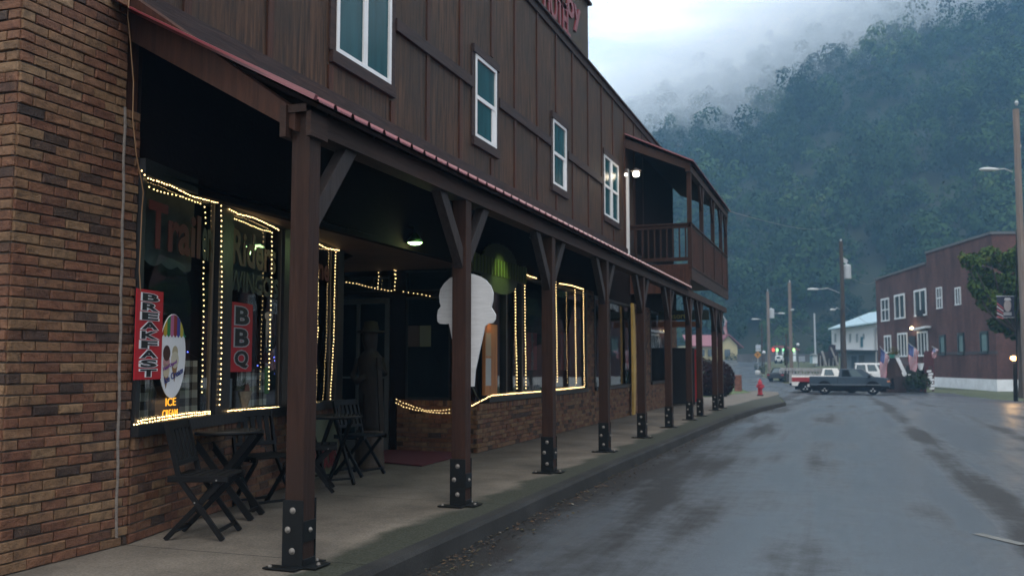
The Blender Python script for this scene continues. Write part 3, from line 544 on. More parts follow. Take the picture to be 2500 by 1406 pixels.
bm_.box((BX0, 5.10, 2.775), (BX1, 28.1, 2.925)); bm_.box((BX0+.04, 5.2, 2.925), (BX1-.05, YE, 2.95)); bm_.build('porch_beam', M_BEAM, HB)
rb_ = MB(); A = Vector((-3.30, 5.06, 2.78)); B = atX(313, 97, -4.83)
rb_.prism([A, B, B+Vector((0, 0, .34)), A+Vector((0, 0, .14))], (0.02, .05, 0)); rb_.build('rake_board', M_BATTEN, HB)
# --- posts with steel feet and knee braces
PY = [5.17, 7.82, 10.50, 13.22, 15.90, 18.56, 21.22, 22.85, 25.72, 27.0]; PX = -3.28
def make_post(y, first=False, up=2.78):
    hw = .068; up = 2.90 if first else up
    p = MB().box((PX-hw, y-hw, .01), (PX+hw, y+hw, up-.002)).build('porch_post', M_POST, HB, bevel=.006)
    b = MB()
    b.box((PX-hw-.008, y-hw-.012, .012), (PX+hw+.006, y-hw-.002, .42)); b.box((PX-hw-.008, y+hw+.002, .012), (PX+hw+.006, y+hw+.012, .42)); b.box((PX+hw+.002, y-hw-.002, .16), (PX+hw+.010, y+hw+.004, .29)); b.box((PX+hw+.0, y-hw-.002, .012), (PX+hw+.010, y+hw+.004, .055))
    b.box((PX-hw-.09, y-hw-.10, .002), (PX+hw+.01, y-hw+.0, .013)); b.box((PX-hw-.02, y+hw, .002), (PX+hw+.03, y+hw+.10, .0125)); b.box((PX+hw+.0, y-hw-.01, .0015), (PX+hw+.10, y+hw+.04, .012))
    bo = b.build('post_foot', M_BLACK, p, bevel=.003)
    bl = MB(); yv = Vector((0, -1, 0)); xv = Vector((1, 0, 0)); prof = [(.021, 0), (.021, .004), (.013, .008), (.010, .014), (.001, .016)]
    for zz, xx in ((.355, .0), (.235, -.034), (.105, .0)): MB().lathe(prof, (PX+xx, y-hw-.012, zz), 12, yv).build('bolt', M_BOLT, p)
    MB().lathe([(r*.8, z) for r, z in prof], (PX+hw+.010, y+.0, .23), 12, xv).build('bolt', M_BOLT, p)
    for dx, dy in ((-.12, -.14), (.13, .02), (.05, .13)): MB().lathe([(.014, 0), (.012, .012), (.001, .016)], (PX+dx, y+dy, .012), 10).build('bolt', M_BOLT, p)
    br = MB()
    for sgn in ((1,) if first else (-1, 1)):
        A = Vector((PX, y+sgn*(hw+.0), 2.14)); B = Vector((PX, y+sgn*.60, 2.775)); br.prism([A, A+Vector((0, 0, .19)), B-Vector((0, sgn*.16, 0)), B], (.085, 0, 0))
        for q in range(-8, 0): br.v[q].x -= .0425
    br.build('brace', M_BRACE, p, bevel=.004)
    return p
for i, y in enumerate(PY): make_post(y, i == 0)
cp = MB(); y = PY[0]
for x0, x1, y0, y1 in ((PX-.115, PX-.069, 5.03, 5.24), (PX+.07, PX+.105, 5.05, 5.24), (PX-.115, PX+.10, 5.24, 5.27)): cp.box((x0, y0, 2.74), (x1, y1, 2.95))
cp.box((PX-.115, 5.05, 2.90), (PX+.105, 5.26, 2.952)); cp.build('beam_cap', M_BEAM, HB)
# --- balcony
BXF = -3.46; b0, b1 = 22.75, 30.5; FZ = 3.72
bc = MB(); bc.box((XW, b0, FZ-.08), (BXF, b1, FZ)); bc.box((XW, b0-.03, 3.0), (BXF+.01, b0, FZ-.02)); bal = bc.build('balcony', M_BATTEN, HB)
fb = MB(); fb.box((BXF, b0-.02, FZ-.40), (BXF+.05, b1, FZ-.10)); fb.box((BXF-.05, b0-.04, FZ-.10), (BXF+.07, b1, FZ-.07)); fb.build('balcony_fascia', M_BEAM, bal)
hr = MB(); RZ = 4.74
hr.box((XW, b0+.0, RZ-.035), (BXF+.06, b0+.12, RZ)); hr.box((XW, b0+.03, RZ-.12), (BXF, b0+.09, RZ-.045)); hr.box((XW, b0+.03, FZ+.08), (BXF, b0+.09, FZ+.17)); hr.box((BXF-.05, b0, RZ-.035), (BXF+.06, b1, RZ)); hr.box((BXF-.02, b0, RZ-.12), (BXF+.03, b1, RZ-.04)); hr.build('handrail', M_POST, bal)
bb = MB()
for k in range(9): x = XW+.13+k*.155; bb.box((x, b0+.045, FZ+.17), (x+.035, b0+.08, RZ-.12))
bb.build('balusters', M_POST, bal)
bp = MB(); bp.box((BXF, b0+.1, FZ-.07), (BXF+.025, b1, RZ-.12))
for k in range(50): bp.box((BXF+.025, b0+.15+k*.153, FZ-.06), (BXF+.034, b0+.17+k*.153, RZ-.13))
bp.build('rail_boards', M_BATTEN, bal)
ps = MB(); RT = 6.02
for y in (b0+.05, 24.9, 27.2, 29.1, b1-.08):
    ps = MB().box((BXF-.05, y-.05, FZ-.06), (BXF+.055, y+.05, RT-.0))
    for s in (-1, 1):
        if y > 23: ps.prism([(BXF-.03, y+s*.05, 5.35), (BXF-.03, y+s*.05, 5.55), (BXF-.03, y+s*.32, RT), (BXF-.03, y+s*.5, RT)], (.06, 0, 0))
    ps.build('balcony_post', M_POST, bal)
br = MB(); br.box((BXF-.06, b0-.12, RT-.02), (BXF+.07, b1+.1, RT+.19)); A = Vector((BXF+.07, b0-.1, RT)); B = Vector((XW, b0-.55, 6.62)); br.prism([A, B, B+Vector((0, 0, .22)), A+Vector((0, 0, .20))], (0, .05, 0)); br.build('balcony_beam', M_BEAM, bal)
rr_ = MB(); rr_.prism([(BXF+.16, b0-.2, RT+.2), (BXF+.16, b1+.2, RT+.2), (XW, b1+.2, 6.95), (XW, b0-.6, 6.95)], (0, 0, .03)); rr_.build('balcony_roof', M_ROOF, bal)
MB().prism([(BXF+.1, b0-.1, RT+.14), (BXF+.1, b1+.1, RT+.14), (XW, b1+.1, 6.86), (XW, b0-.45, 6.86)], (0, 0, .03)).build('balcony_ceiling', M_DARKIN, bal)
dp = MB(); dp.box((XW, 22.35, 3.9), (XW+.06, 22.45, 6.1)); dp.build('downpipe', M_WHITE, HB)
MB().box((XW-.02, 23.4, 3.75), (XW+.02, 29.1, 6.9)).build('balcony_back_wall', M_DARKIN, HB)
MB().box((XW-6, Y1-.15, 0), (XW+.0, Y1+.0, 4.0)).build('end_wall', M_BATTEN, HB)
# ------------------------------------------------------------------ things on the shop front
def on_glass(px, py, off=.012): return sf(px, py, off)
def lettering(name, parent, s, a, b, zbase, zh, m, off=.006, bo=.03, depth=.003):
    """letters on the angled pane between pixel columns a and b"""
    u0, u1 = sS(a), sS(b); mb = text_mb(s, 1., (0, 0, 0), (1, 0, 0), (0, 1, 0), 1., bo)
    xs = [v.x for v in mb.v]; ys = [v.y for v in mb.v]; x0, x1, y0, y1 = min(xs), max(xs), min(ys), max(ys)
    for v in mb.v:
        q = sp(u0+(v.x-x0)/(x1-x0)*(u1-u0), zbase+(v.y-y0)/(y1-y0)*zh, off+v.z*depth); v.x, v.y, v.z = q
    return mb.build(name, m, parent)
M_LRED = flat('lettering_dark_red', (.085, .002, .004)); M_LGRN = flat('lettering_green_black', (.008, .016, .013)); M_LPALE = flat('lettering_edge', (.10, .10, .085))
lettering('lettering', w, 'Trail', 352, 482, 2.14, .36, M_LRED)
lettering('lettering', w, 'ers', 486, 516, 2.14, .28, M_LGRN)
lettering('lettering', w, 'Riders', 560, 668, 2.17, .33, M_LRED)
lettering('lettering', w, "WINGO'S", 552, 676, 1.93, .20, M_LPALE, off=.005, bo=.045); lettering('lettering', w, "WINGO'S", 553, 675, 1.935, .19, M_LGRN, off=.009, bo=.02)
for ua, ub, zb2 in ((.03, sS(500, 600), 2.07), (sS(560, 650), sS(672, 650), 2.0), (sS(740, 700), sS(795, 700), 2.0)):
    vm = MB(); n = max(6, int((ub-ua)/.02))
    for k in range(n):
        a_, b2 = ua+(ub-ua)*k/n, ua+(ub-ua)*(k+1)/n; f_ = lambda u: zb2-.035*abs(math.sin((u-ua)*12)); vm.quad(sp(a_, f_(a_), -.12), sp(b2, f_(b2), -.12), sp(b2, 2.66, -.10), sp(a_, 2.66, -.10))
    tag(vm.build('valance', mat('grey_valance', (.22, .25, .22), .9, var=.25, scale=2.5, bump=.1), recalc=False), {0: 'grey scalloped cloth across the top of the pane nearest the brick wall', 1: 'grey scalloped cloth behind the red Riders lettering', 2: 'grey cloth at the top of the pane just past the near post'}[int(ub > 2)+int(ub > 3.2)], 'valance', 'grey valances at the top of the shop panes')
lettering('lettering', w, 'Zone', 735, 800, 2.24, .26, M_LRED)
def sign_board(name, label, a, b, zt, zb_, text, zl0, m=M_RED, off=.03, lw=.62, white=M_SWHITE):
    """upright banner hung in front of the angled pane, letters stacked one under the other"""
    u0, u1 = a, b; c = sp((u0+u1)/2, zb_, off); t = thing(name, label, 'banner', c)
    MB().obox(sp(u0, zb_, off), SFD*(u1-u0), SFN*.006, (0, 0, zt-zb_)).build('panel', m, t)
    n = len(text); hh = (zt-zb_)*.95/n; ww = (u1-u0)*lw
    A, B = MB(), MB()
    for i, ch in enumerate(text):
        z = zt-(zt-zb_)*.03-(i+1)*hh+hh*.10
        for mbx, bo, o2 in ((A, .085, .007), (B, .035, .0095)):
            q = text_mb(ch, 1., (0, 0, 0), (1, 0, 0), (0, 1, 0), 1., bo)
            base = text_mb(ch, 1., (0, 0, 0), (1, 0, 0), (0, 1, 0), 1., .035)
            xs = [v.x for v in base.v]; ys = [v.y for v in base.v]; x0, x1, y0, y1 = min(xs), max(xs), min(ys), max(ys)
            wv = ww if ch != 'I' else ww*.3
            for v in q.v:
                P = sp((u0+u1)/2-wv/2+(v.x-x0)/(x1-x0)*wv, z+(v.y-y0)/(y1-y0)*hh*.80, off+o2+v.z*.002); v.x, v.y, v.z = P
            i0 = len(mbx.v); mbx.v += q.v; mbx.f += [tuple(i0+k for k in f) for f in q.f]; mbx.t += q.t
    A.build('letter_outline', white, t); B.build('letters', M_SBLACK, t); return t
sign_board('banner', 'red banner reading BREAKFAST hung on the shop window beside the brick wall', -.105, sS(396, 800)-.10, 1.815, 1.16, 'BREAKFAST', 0, off=.05, lw=.6)
sign_board('banner', 'red banner reading BBQ in the window left of the near post', sS(561, 820)-.025, sS(614, 820)-.025, 1.83, 1.20, 'BBQ', 0, off=.012, lw=.62, white=flat('sign_pale', (.42, .42, .44)))
# round ice-cream sign
oc = (sS(422, 870))-.07; cz = 1.335; ow, oh = .205, .325
ic = thing('ice_cream_sign', 'oval white sign with striped awning and ice cream cones beside the BREAKFAST banner', 'sign', sp(oc, cz-oh, .035))
def ell(u, z, a, b, o, n=40, clip=None, d=.004):
    return [sp(u+a*math.cos(2*math.pi*k/n), z+b*math.sin(2*math.pi*k/n), o) for k in range(n)]
MB().prism(ell(oc, cz, ow, oh, .030), SFN*.006).build('panel', M_SWHITE, ic)
cols = [(.35, .02, .03), (.5, .35, .03), (.02, .2, .06), (.45, .12, .25), (.25, .03, .03), (.05, .05, .3), (.5, .4, .05), (.03, .25, .12)]
for k in range(8):
    ua, ub = -ow+k*ow/4, -ow+(k+1)*ow/4; zz = lambda u: oh*math.sqrt(max(0, 1-(u/ow)**2))*.985; zl = oh*.50
    pts = [sp(oc+ua, cz+zl, .037), sp(oc+(ua+ub)/2, cz+zl-.02, .037), sp(oc+ub, cz+zl, .037)]
    top = [sp(oc+u, cz+max(zl, zz(u)), .037) for u in (ub, (ua+ub)/2, ua)]
    MB().prism(pts+top, SFN*.001).build('awning_stripe', flat('stripe_%d' % k, cols[k]), ic)
for (du, dz, r, c) in ((-.10, .02, .055, (.06, .02, .015)), (-.10, -.05, .05, (.5, .25, .25)), (.03, -.03, .06, (.6, .55, .42)), (.03, .03, .045, (.45, .38, .25)), (-.1, -.11, .05, (.6, .5, .36))):
    MB().prism(ell(oc+du, cz+dz, r, r*1.1, .0375+.0006*(r*20), 16), SFN*.001).build('ice_cream_scoop', flat('scoop_%.2f_%.2f' % (du, dz), c), ic)
for du, dz in ((-.10, -.13), (.03, -.08)): MB().prism([sp(oc+du-.045, cz+dz, .0375), sp(oc+du+.045, cz+dz, .0375), sp(oc+du, cz+dz-.12, .0375)], SFN*.0012).build('cone', flat('waffle', (.30, .16, .06)), ic)
tu = (SFD*.94+Vector((0, 0, .28))).normalized(); tv = SFN.cross(tu)
M_BLUE = flat('letter_blue', (.02, .04, .20)); M_PURP = flat('letter_purple', (.20, .05, .28))
text_mb('Ice Cream', .072, sp(oc-.125, cz-.215, .041), tu, tv, .002, .018).build('lettering', M_BLUE, ic); text_mb('Hand-Dipped', .040, sp(oc-.15, cz-.115, .041), tu, tv, .002, .01).build('lettering', M_PURP, ic)
# orange light-board
lb = thing('led_sign', 'small board with glowing orange ICE CREAM letters behind the window', 'led sign', sp(sS(420, 1000), .85, -.06))
u0, u1 = sS(393, 1000), sS(452, 1000)
MB().obox(sp(u0, .86, -.08), SFD*(u1-u0), SFN*.03, (0, 0, .24)).build('board', mat('led_board', (.06, .025, .015), .5, var=.2), lb)
M_LED = mat('orange_led', (.8, .3, .05), .5, var=0, bump=0, emit=(1, .40, .02), es=2.2)
for s_, z_ in (('ICE', .945), ('CREAM', .855)):
    mb = text_mb(s_, .088, (0, 0, 0), (1, 0, 0), (0, 1, 0), .004, .0); xs = [v.x for v in mb.v]; x0, x1 = min(xs), max(xs); wd = (u1-u0)*(.42 if s_ == 'ICE' else .62); st = u0+(u1-u0)*(.40 if s_ == 'ICE' else .28)
    for v in mb.v: P = sp(st+(v.x-x0)/(x1-x0)*wd, z_+v.y, -.047+v.z); v.x, v.y, v.z = P
    mb.build('letters', M_LED, lb)
# chequered curtains inside
M_GING = bpy.data.materials.new('gingham'); M_GING.use_nodes = True; t = M_GING.node_tree; b = t.nodes['Principled BSDF']; b.inputs['Roughness'].default_value = .9
tcn = N(t, 'ShaderNodeTexCoord'); sx = N(t, 'ShaderNodeSeparateXYZ'); L(t, tcn.outputs['Object'], sx.inputs[0])
def strip(sock, w):
    a = N(t, 'ShaderNodeMath', operation='DIVIDE'); L(t, sock, a.inputs[0]); a.inputs[1].default_value = w; c = N(t, 'ShaderNodeMath', operation='FRACT'); L(t, a.outputs[0], c.inputs[0]); d = N(t, 'ShaderNodeMath', operation='GREATER_THAN'); L(t, c.outputs[0], d.inputs[0]); d.inputs[1].default_value = .5; return d.outputs[0]
a = N(t, 'ShaderNodeMath', operation='ADD'); L(t, strip(sx.outputs[1], .14), a.inputs[0]); L(t, strip(sx.outputs[2], .13), a.inputs[1]); r = N(t, 'ShaderNodeValToRGB'); r.color_ramp.interpolation = 'CONSTANT'
r.color_ramp.elements[0].color = (.80, .74, .64, 1); r.color_ramp.elements[1].position = .9; r.color_ramp.elements[1].color = (.05, .035, .03, 1); r.color_ramp.elements.new(.4).color = (.34, .29, .25, 1)
h_ = N(t, 'ShaderNodeMath', operation='MULTIPLY'); L(t, a.outputs[0], h_.inputs[0]); h_.inputs[1].default_value = .5; L(t, h_.outputs[0], r.inputs[0]); L(t, r.outputs[0], b.inputs['Base Color'])
def curtain(u0, u1, z0, z1, label, o=-.10):
    mb = MB(); n = int((u1-u0)/.012)
    for k in range(n):
        a, c = u0+(u1-u0)*k/n, u0+(u1-u0)*(k+1)/n; fa, fc = .018*math.sin(a*62)+.008*math.sin(a*23), .018*math.sin(c*62)+.008*math.sin(c*23)
        mb.quad(sp(a, z0, o+fa), sp(c, z0, o+fc), sp(c, z1, o+fc*.4), sp(a, z1, o+fa*.4))
    return tag(mb.build('curtain', M_GING, recalc=False, smooth=True), label, 'curtain', 'chequered half curtains')
curtain(.03, sS(395, 950), .86, 1.20, 'dim chequered curtain under the BREAKFAST banner'); curtain(sS(448, 900), sS(510, 900), .86, 1.30, 'dim chequered curtain right of the orange light board')
curtain(sS(600, 950), sS(676, 950), .86, 1.22, 'dim chequered curtain under the BBQ banner')
# small plant pots on the window sill
M_LEAF = mat('pot_leaf', (.03, .06, .02), .6, var=.4, scale=20)
def pot(px, py, label, s=1.):
    c = sf(px, py, -.06); c.z = .85; t = thing('potted_plant', label, 'plant', c, 'pots on the window sill'); MB().lathe([(.045*s, 0), (.06*s, .05*s), (.075*s, .10*s), (.065*s, .10*s)], c, 14).build('pot', mat('basket', (.22, .18, .13), .8, var=.3, scale=30), t)
    lf = MB()
    for i in range(90):
        a = random.random()*6.28; e_ = random.uniform(.2, 1.4); d = Vector((math.cos(a)*math.cos(e_), math.sin(a)*math.cos(e_), math.sin(e_)))*random.uniform(.05, .13)*s; sd_ = d.cross(Vector((0, 0, 1))).normalized()*.008; b_ = c+Vector((0, 0, .09*s)); lf.quad(b_, b_+d*.5+sd_, b_+d, b_+d*.5-sd_)
    lf.build('leaves', M_LEAF, t, recalc=False)
pot(515, 990, 'small basket with grey green leaves on the sill by the mullion'); pot(582, 990, 'taller dark leafy plant standing under the BBQ banner', 1.7)
bl2 = bpy.data.meshes.new('blue_bulb'); bm = bmesh.new(); bmesh.ops.create_icosphere(bm, subdivisions=1, radius=.006); bm.to_mesh(bl2); bm.free(); bl2.materials.append(mat('blue_led', (.1, .1, .9), .4, var=0, bump=0, emit=(.12, .16, 1), es=7))
bt_ = thing('blue_string_lights', 'sparse string of tiny blue lights inside the shop windows', 'string lights', sp(1.0, 1.2, -.16)); bpts = []
for x, y in ((357, 932), (458, 859), (541, 912), (583, 910), (612, 868), (629, 892), (669, 872), (671, 880), (671, 912), (676, 950), (654, 905)):
    q = sf(x, y, -.16); bpts.append(q); ob_ = bpy.data.objects.new('bulb', bl2); COL.objects.link(ob_); ob_.parent = bt_; ob_.location = q-bt_.location
MB().tube(bpts, .0015, 4, cap=False).build('wire', flat('blue_wire', (.01, .02, .015)), bt_)
# small stickers and a poster low in the second window
def plate(name, label, cat, u, z, wd, ht, m, off=.008, round_=False, extra=None):
    t = thing(name, label, cat, sp(u, z, off)); pts = ell(u, z+ht/2, wd/2, ht/2, off, 24) if round_ else [sp(u-wd/2, z, off), sp(u+wd/2, z, off), sp(u+wd/2, z+ht, off), sp(u-wd/2, z+ht, off)]
    MB().prism(pts, SFN*.003).build('panel', m, t)
    if extra: extra(t)
    return t
def cowboy(t):
    u = sS(654, 790)
    for du, dz, r, h2 in ((-.01, .30, .10, .045), (-.05, .17, .025, .12), (.02, .17, .028, .10), (.05, .12, .012, .09), (.0, .20, .06, .05), (-.055, .06, .012, .07)): MB().prism(ell(u+du, 1.44+dz, r, h2, .010, 14), SFN*.002).build('figure', flat('sticker_pale', (.30, .29, .26)), t)
t = thing('window_sticker', 'pale rodeo sticker on the glass right of the BBQ banner', 'sticker', sp(sS(654), 1.44, .01)); cowboy(t)
plate('poster', 'white notice with blue print low behind the second pane', 'poster', sS(566, 950), .88, .13, .26, flat('poster_white', (.4, .42, .46)), -.03)
plate('window_sticker', 'small round pale and red sticker low on the second pane', 'sticker', sS(601, 960), .92, .11, .17, flat('sticker_red', (.22, .09, .07)), .008, True)
plate('window_sticker', 'green sticker with a red dish low in the second pane', 'sticker', sS(650, 930), .98, .11, .26, flat('sticker_green', (.03, .12, .04)), .006)
# ------------------------------------------------------------------ string lights
me = bpy.data.meshes.new('bulb'); bm = bmesh.new(); bmesh.ops.create_icosphere(bm, subdivisions=1, radius=.0066); bm.to_mesh(me); bm.free(); me.materials.append(M_BULB)
M_WIRE = mat('light_wire', (.03, .035, .02), .5, var=0, bump=0)
def string(label, pts, step=.042, gap=0., wob=.003, sc=1.):
    pts = [Vector(p) for p in pts]; c = pts[0].copy(); t = thing('string_lights', label, 'string lights', c, 'warm string lights round the shop windows')
    out = []; fine = []
    for a, b in zip(pts, pts[1:]):
        n = max(1, int((b-a).length/step))
        for k in range(n):
            if random.random() < gap: continue
            q = a.lerp(b, k/n)+Vector((random.uniform(-1, 1), random.uniform(-1, 1), random.uniform(-1, 1)))*wob; out.append(q)
    MB().tube([q+SFN*-.008 for q in out], .0022, 4, cap=False).build('wire', M_WIRE, t)
    for q in out[:100]:
        o = bpy.data.objects.new('bulb', me); COL.objects.link(o); o.parent = t; o.location = q-c; o.scale = (sc,)*3
    return t
G = lambda *ps, o=.045: [sf(x, y, o) for x, y in ps]
string('string of warm bulbs sagging along the top of the first pane', G((345, 418), (362, 436), (420, 455), (470, 480), (500, 488), (537, 496)), .036)
string('fainter bulb string hung below the top one across the red Trail lettering', G((343, 446), (375, 463), (410, 474), (440, 479), (490, 498), (498, 505), o=-.03), .05)
string('upright bulb string on the right edge of the first pane', G((540, 503), (541, 700), (540, 900), (535, 1000)))
string('thin upright bulb string inside the first pane left of the mullion', G((499, 505), (502, 545), (497, 640), (497, 760), (493, 970), o=-.03), .044)
string('double bulb string lying along the sill of the first pane', G((326, 1036), (385, 1027), (440, 1018), (512, 1009))+G((512, 1004), (450, 1010), (390, 1018), (330, 1028)), .034)
string('string of bulbs dipping along the top of the second pane', G((561, 511), (580, 522), (620, 532), (655, 548), (684, 563)), .036)
string('second thinner bulb string under the top of the second pane', G((561, 530), (600, 545), (635, 560), (664, 567), o=-.02), .045)
string('upright bulb string at the right edge of the second pane', G((664, 568), (663, 700), (660, 780), (656, 960)))
string('bulb string along the sill of the second pane up to the near post', G((556, 1003), (600, 999), (640, 996), (684, 993)), .03)
string('string of bulbs over the third pane past the near post', G((757, 588), (780, 597), (800, 607), (830, 612)), .036)
string('upright bulb string on the frame at the end of the third pane', G((820, 616), (817, 700), (815, 820), (808, 950), (805, 990)), .036)
string('wavy double bulb string inside the third pane', G((775, 620), (777, 700), (775, 790))+G((777, 800), (768, 880), (765, 985), (771, 985), (773, 880)), .034)
string('short bulb string along the sill of the third pane', G((757, 984), (775, 982), (810, 984)), .03)
E_ = lambda *ps: [atY(x, y, ER-.06) for x, y in ps]
string('bulb string along the foot of the transom over the door', E_((830, 687), (870, 693), (915, 704), (964, 712)), .05)
string('short double bulb string climbing the right side of the transom', E_((964, 708), (965, 680), (961, 648), (966, 642), (967, 690)), .05)
string('short bulb string in the middle of the transom', E_((922, 700), (925, 675), (922, 648)), .05)
string('faint bulb string across the dark side transom', E_((985, 712), (1010, 716), (1060, 724)), .06)
cz_ = lambda x, y, Y=ER-.1: atY(x, y, Y)
string('upper of two bulb strings sagging over the brick below the side window', [cz_(968, 975), cz_(985, 983), cz_(1010, 992), cz_(1040, 1001), cz_(1075, 1002), cz_(1105, 998), cz_(1150, 990)], .042)
string('lower of two bulb strings sagging over the brick below the side window', [cz_(967, 983), cz_(985, 993), cz_(1015, 1000), cz_(1050, 1006), cz_(1080, 1008), cz_(1105, 1008), cz_(1150, 996)], .042)
WX = XW+.06; S_ = lambda *ps: [atX(x, y, WX) for x, y in ps]
string('bulb string along the sill from the cone sign to the third post', S_((1152, 990), (1175, 978), (1200, 965), (1260, 960), (1322, 955)), .048, sc=1.35)
string('bulb string along the sill between the third and fourth posts', S_((1352, 952), (1390, 948), (1428, 944)), .048, sc=1.35)
string('left upright bulb string beside the RIBS banner', S_((1258, 668), (1259, 800), (1262, 900), (1262, 955)), .048, sc=1.35)
string('right upright bulb string beside the RIBS banner', S_((1281, 668), (1282, 800), (1284, 900), (1284, 955)), .048, sc=1.35)
string('short bulb string over the window left of the third post', S_((1258, 664), (1280, 668), (1295, 675), (1312, 680)), .048, sc=1.35)
string('upright bulb string just right of the third post', S_((1357, 688), (1359, 800), (1361, 938)), .048, sc=1.35)
string('bulb string over the SUBS banner', S_((1366, 692), (1395, 697), (1424, 706)), .048, sc=1.35)
string('thin upright bulb string right of the SUBS banner', S_((1404, 708), (1405, 800), (1407, 940)), .048, sc=1.35)
string('outer upright bulb string beside the brick pier', S_((1424, 706), (1425, 800), (1427, 945)), .048, sc=1.35)
# banners RIBS, SUBS and WINGS in the street windows
def wall_banner(s, px, y_t, y_b, label):
    a = atX(px, y_t, XW+.0); z1, z0 = atX(px, y_t, XW).z, atX(px, y_b, XW).z; wd = .52; t = thing('banner', label, 'banner', (XW-.01, a.y, z0), 'dark red food banners in the far windows')
    MB().box((XW-.045, a.y-wd/2, z0), (XW-.035, a.y+wd/2, z1)).build('panel', flat('banner_dim_red', (.20, .022, .024)), t)
    hh = (z1-z0)/len(s); A, B = MB(), MB()
    for i, ch in enumerate(s):
        for mbx, bo, o2 in ((A, .07, .0), (B, .02, .004)):
            q = text_mb(ch, hh*1.12, (XW-.034+o2, a.y, z1-(i+1)*hh+hh*.1), (0, 1, 0), (0, 0, 1), .003, bo, 'CENTER', sx=1.25); i0 = len(mbx.v); mbx.v += q.v; mbx.f += [tuple(i0+k for k in f) for f in q.f]; mbx.t += q.t
    A.build('letter_outline', flat('banner_outline', (.30, .28, .28)), t); B.build('letters', M_SBLACK, t)
wall_banner('RIBS', 1304, 812, 903, 'dark red banner reading RIBS between two bulb strings'); wall_banner('SUBS', 1383, 812, 903, 'dark red banner reading SUBS right of the third post'); wall_banner('WINGS', 1447, 818, 900, 'dim red banner reading WINGS beside the brick pier')
# pale stair rail seen in the street windows' lower panes: white letters on the glass
for px, s_ in ((1294, 'RESTAURANT'),):
    a = atX(1286, 950, XW); q = text_mb('STAURANT', .16, (XW-.026, a.y, .80), (0, 1, 0), (0, 0, 1), .002, .01); q.build('lettering', flat('glass_white_letters', (.16, .17, .19)), HB)
# ------------------------------------------------------------------ porch lamps and green lit sign
M_LGLOW = mat('lamp_glow', (.9, 1, .8), .4, var=0, bump=0, emit=(.62, 1, .42), es=12)
lc = atX(1013, 593, XW+.12)
pl = thing('porch_lamp', 'bright dish lamp under the header above the entrance', 'lamp', lc)
MB().lathe([(.02, .12), (.04, .10), (.09, .035), (.095, .0), (.09, .004)], lc, 20).build('shade', mat('green_enamel', (.02, .05, .02), .35, var=.1), pl)
MB().lathe([(.088, .003), (.06, -.018), (.001, -.028)], lc, 20).build('diffuser', M_LGLOW, pl, smooth=True)
MB().tube([lc+Vector((0, 0, .11)), lc+Vector((-.02, 0, .2)), lc+Vector((-.08, 0, .22))], .014).build('arm', M_BLACK, pl)
pt = bpy.data.lights.new('porch_lamp_light', 'POINT'); pt.energy = 5.5; pt.color = (.70, 1, .42); pt.shadow_soft_size = .06; po = bpy.data.objects.new('porch_lamp_light', pt); COL.objects.link(po); po.parent = pl; po.location = (.10, -.06, -.06)
# scalloped sign lit from above
gs = thing('scalloped_sign', 'arched sign lit green above the window right of the cone', 'sign', (XW+.1, 13.4, 2.5))
yc = atX(1222, 640, XW+.1).y; zc = 2.78; pts = []
for k in range(25): a = math.pi*k/24; r = .55*(1+.04*(k % 2)); pts.append((XW+.08, yc+.72*math.cos(a)*(1+.04*(k % 2)), zc+.02+.27*math.sin(a)*(1+.05*(k % 2))))
pts += [(XW+.08, yc-1.15, zc+.08), (XW+.08, yc-1.2, zc-.22)]+[(XW+.08, yc-.75*math.cos(math.pi*k/10), zc-.22-.24*math.sin(math.pi*k/10)) for k in range(11)]+[(XW+.08, yc+1.2, zc-.22), (XW+.08, yc+1.15, zc+.08)]
MB().prism(pts, (.03, 0, 0)).build('board', mat('ribbed_board', (.26, .25, .13), .5, var=.6, scale=3, stretch=(1, 9, .6), col2=(.05, .08, .03), bump=.3), gs)
rbm = MB()
for k in range(18): y = yc-1.1+k*.13; rbm.box((XW+.11, y, zc-.2), (XW+.125, y+.06, zc+.05))
rbm.build('ribs', mat('rib_green', (.14, .18, .05), .5), gs)
gl_ = bpy.data.lights.new('sign_lamp', 'SPOT'); gl_.energy = 24; gl_.color = (.70, 1, .34); gl_.spot_size = R(68); gl_.spot_blend = .9; gl_.shadow_soft_size = .05
go = bpy.data.objects.new('sign_lamp', gl_); COL.objects.link(go); go.parent = gs; go.location = (.58, yc-13.4-.1, .55); go.rotation_euler = (Vector((-.55, .05, -.55))).to_track_quat('-Z', 'Y').to_euler()
MB().lathe([(.03, .08), (.06, .02), (.065, 0)], (XW+.66, yc-.1, 3.14), 14).build('lamp_shade', M_BLACK, gs)
# small green frame lower: clock-like ring
# balcony lamp, and a second glowing globe added for its reflection
for px, py, X, s, lab in ((1553, 425, XW+.45, 1., 'bright white lamp hanging under the balcony roof'), (1528, 427, XW+.12, .45, 'smaller glowing globe added as the lamp reflection beside the balcony window')):
    c = atX(px, py, X); t = thing('porch_light', lab, 'lamp', c); MB().lathe([(.02, .16), (.05, .14), (.13*s, .10), (.13*s, .085)], c-Vector((0, 0, .02)), 16).build('shade', M_BRACE, t)
    MB().lathe([(.05*s, .085*s), (.08*s, .03*s), (.08*s, -.03*s), (.055*s, -.065*s), (.001, -.075*s)], c, 16).build('globe', mat('cool_globe', (.9, .9, .85), .4, var=0, bump=0, emit=(1, .93, .78), es=4), t, smooth=True)
    p_ = bpy.data.lights.new('porch_light_light', 'POINT'); p_.energy = 7*s; p_.color = (1, .82, .6); p_.shadow_soft_size = .08; q = bpy.data.objects.new('porch_light_light', p_); COL.objects.link(q); q.parent = t; q.location = (.12, -.12, -.05)
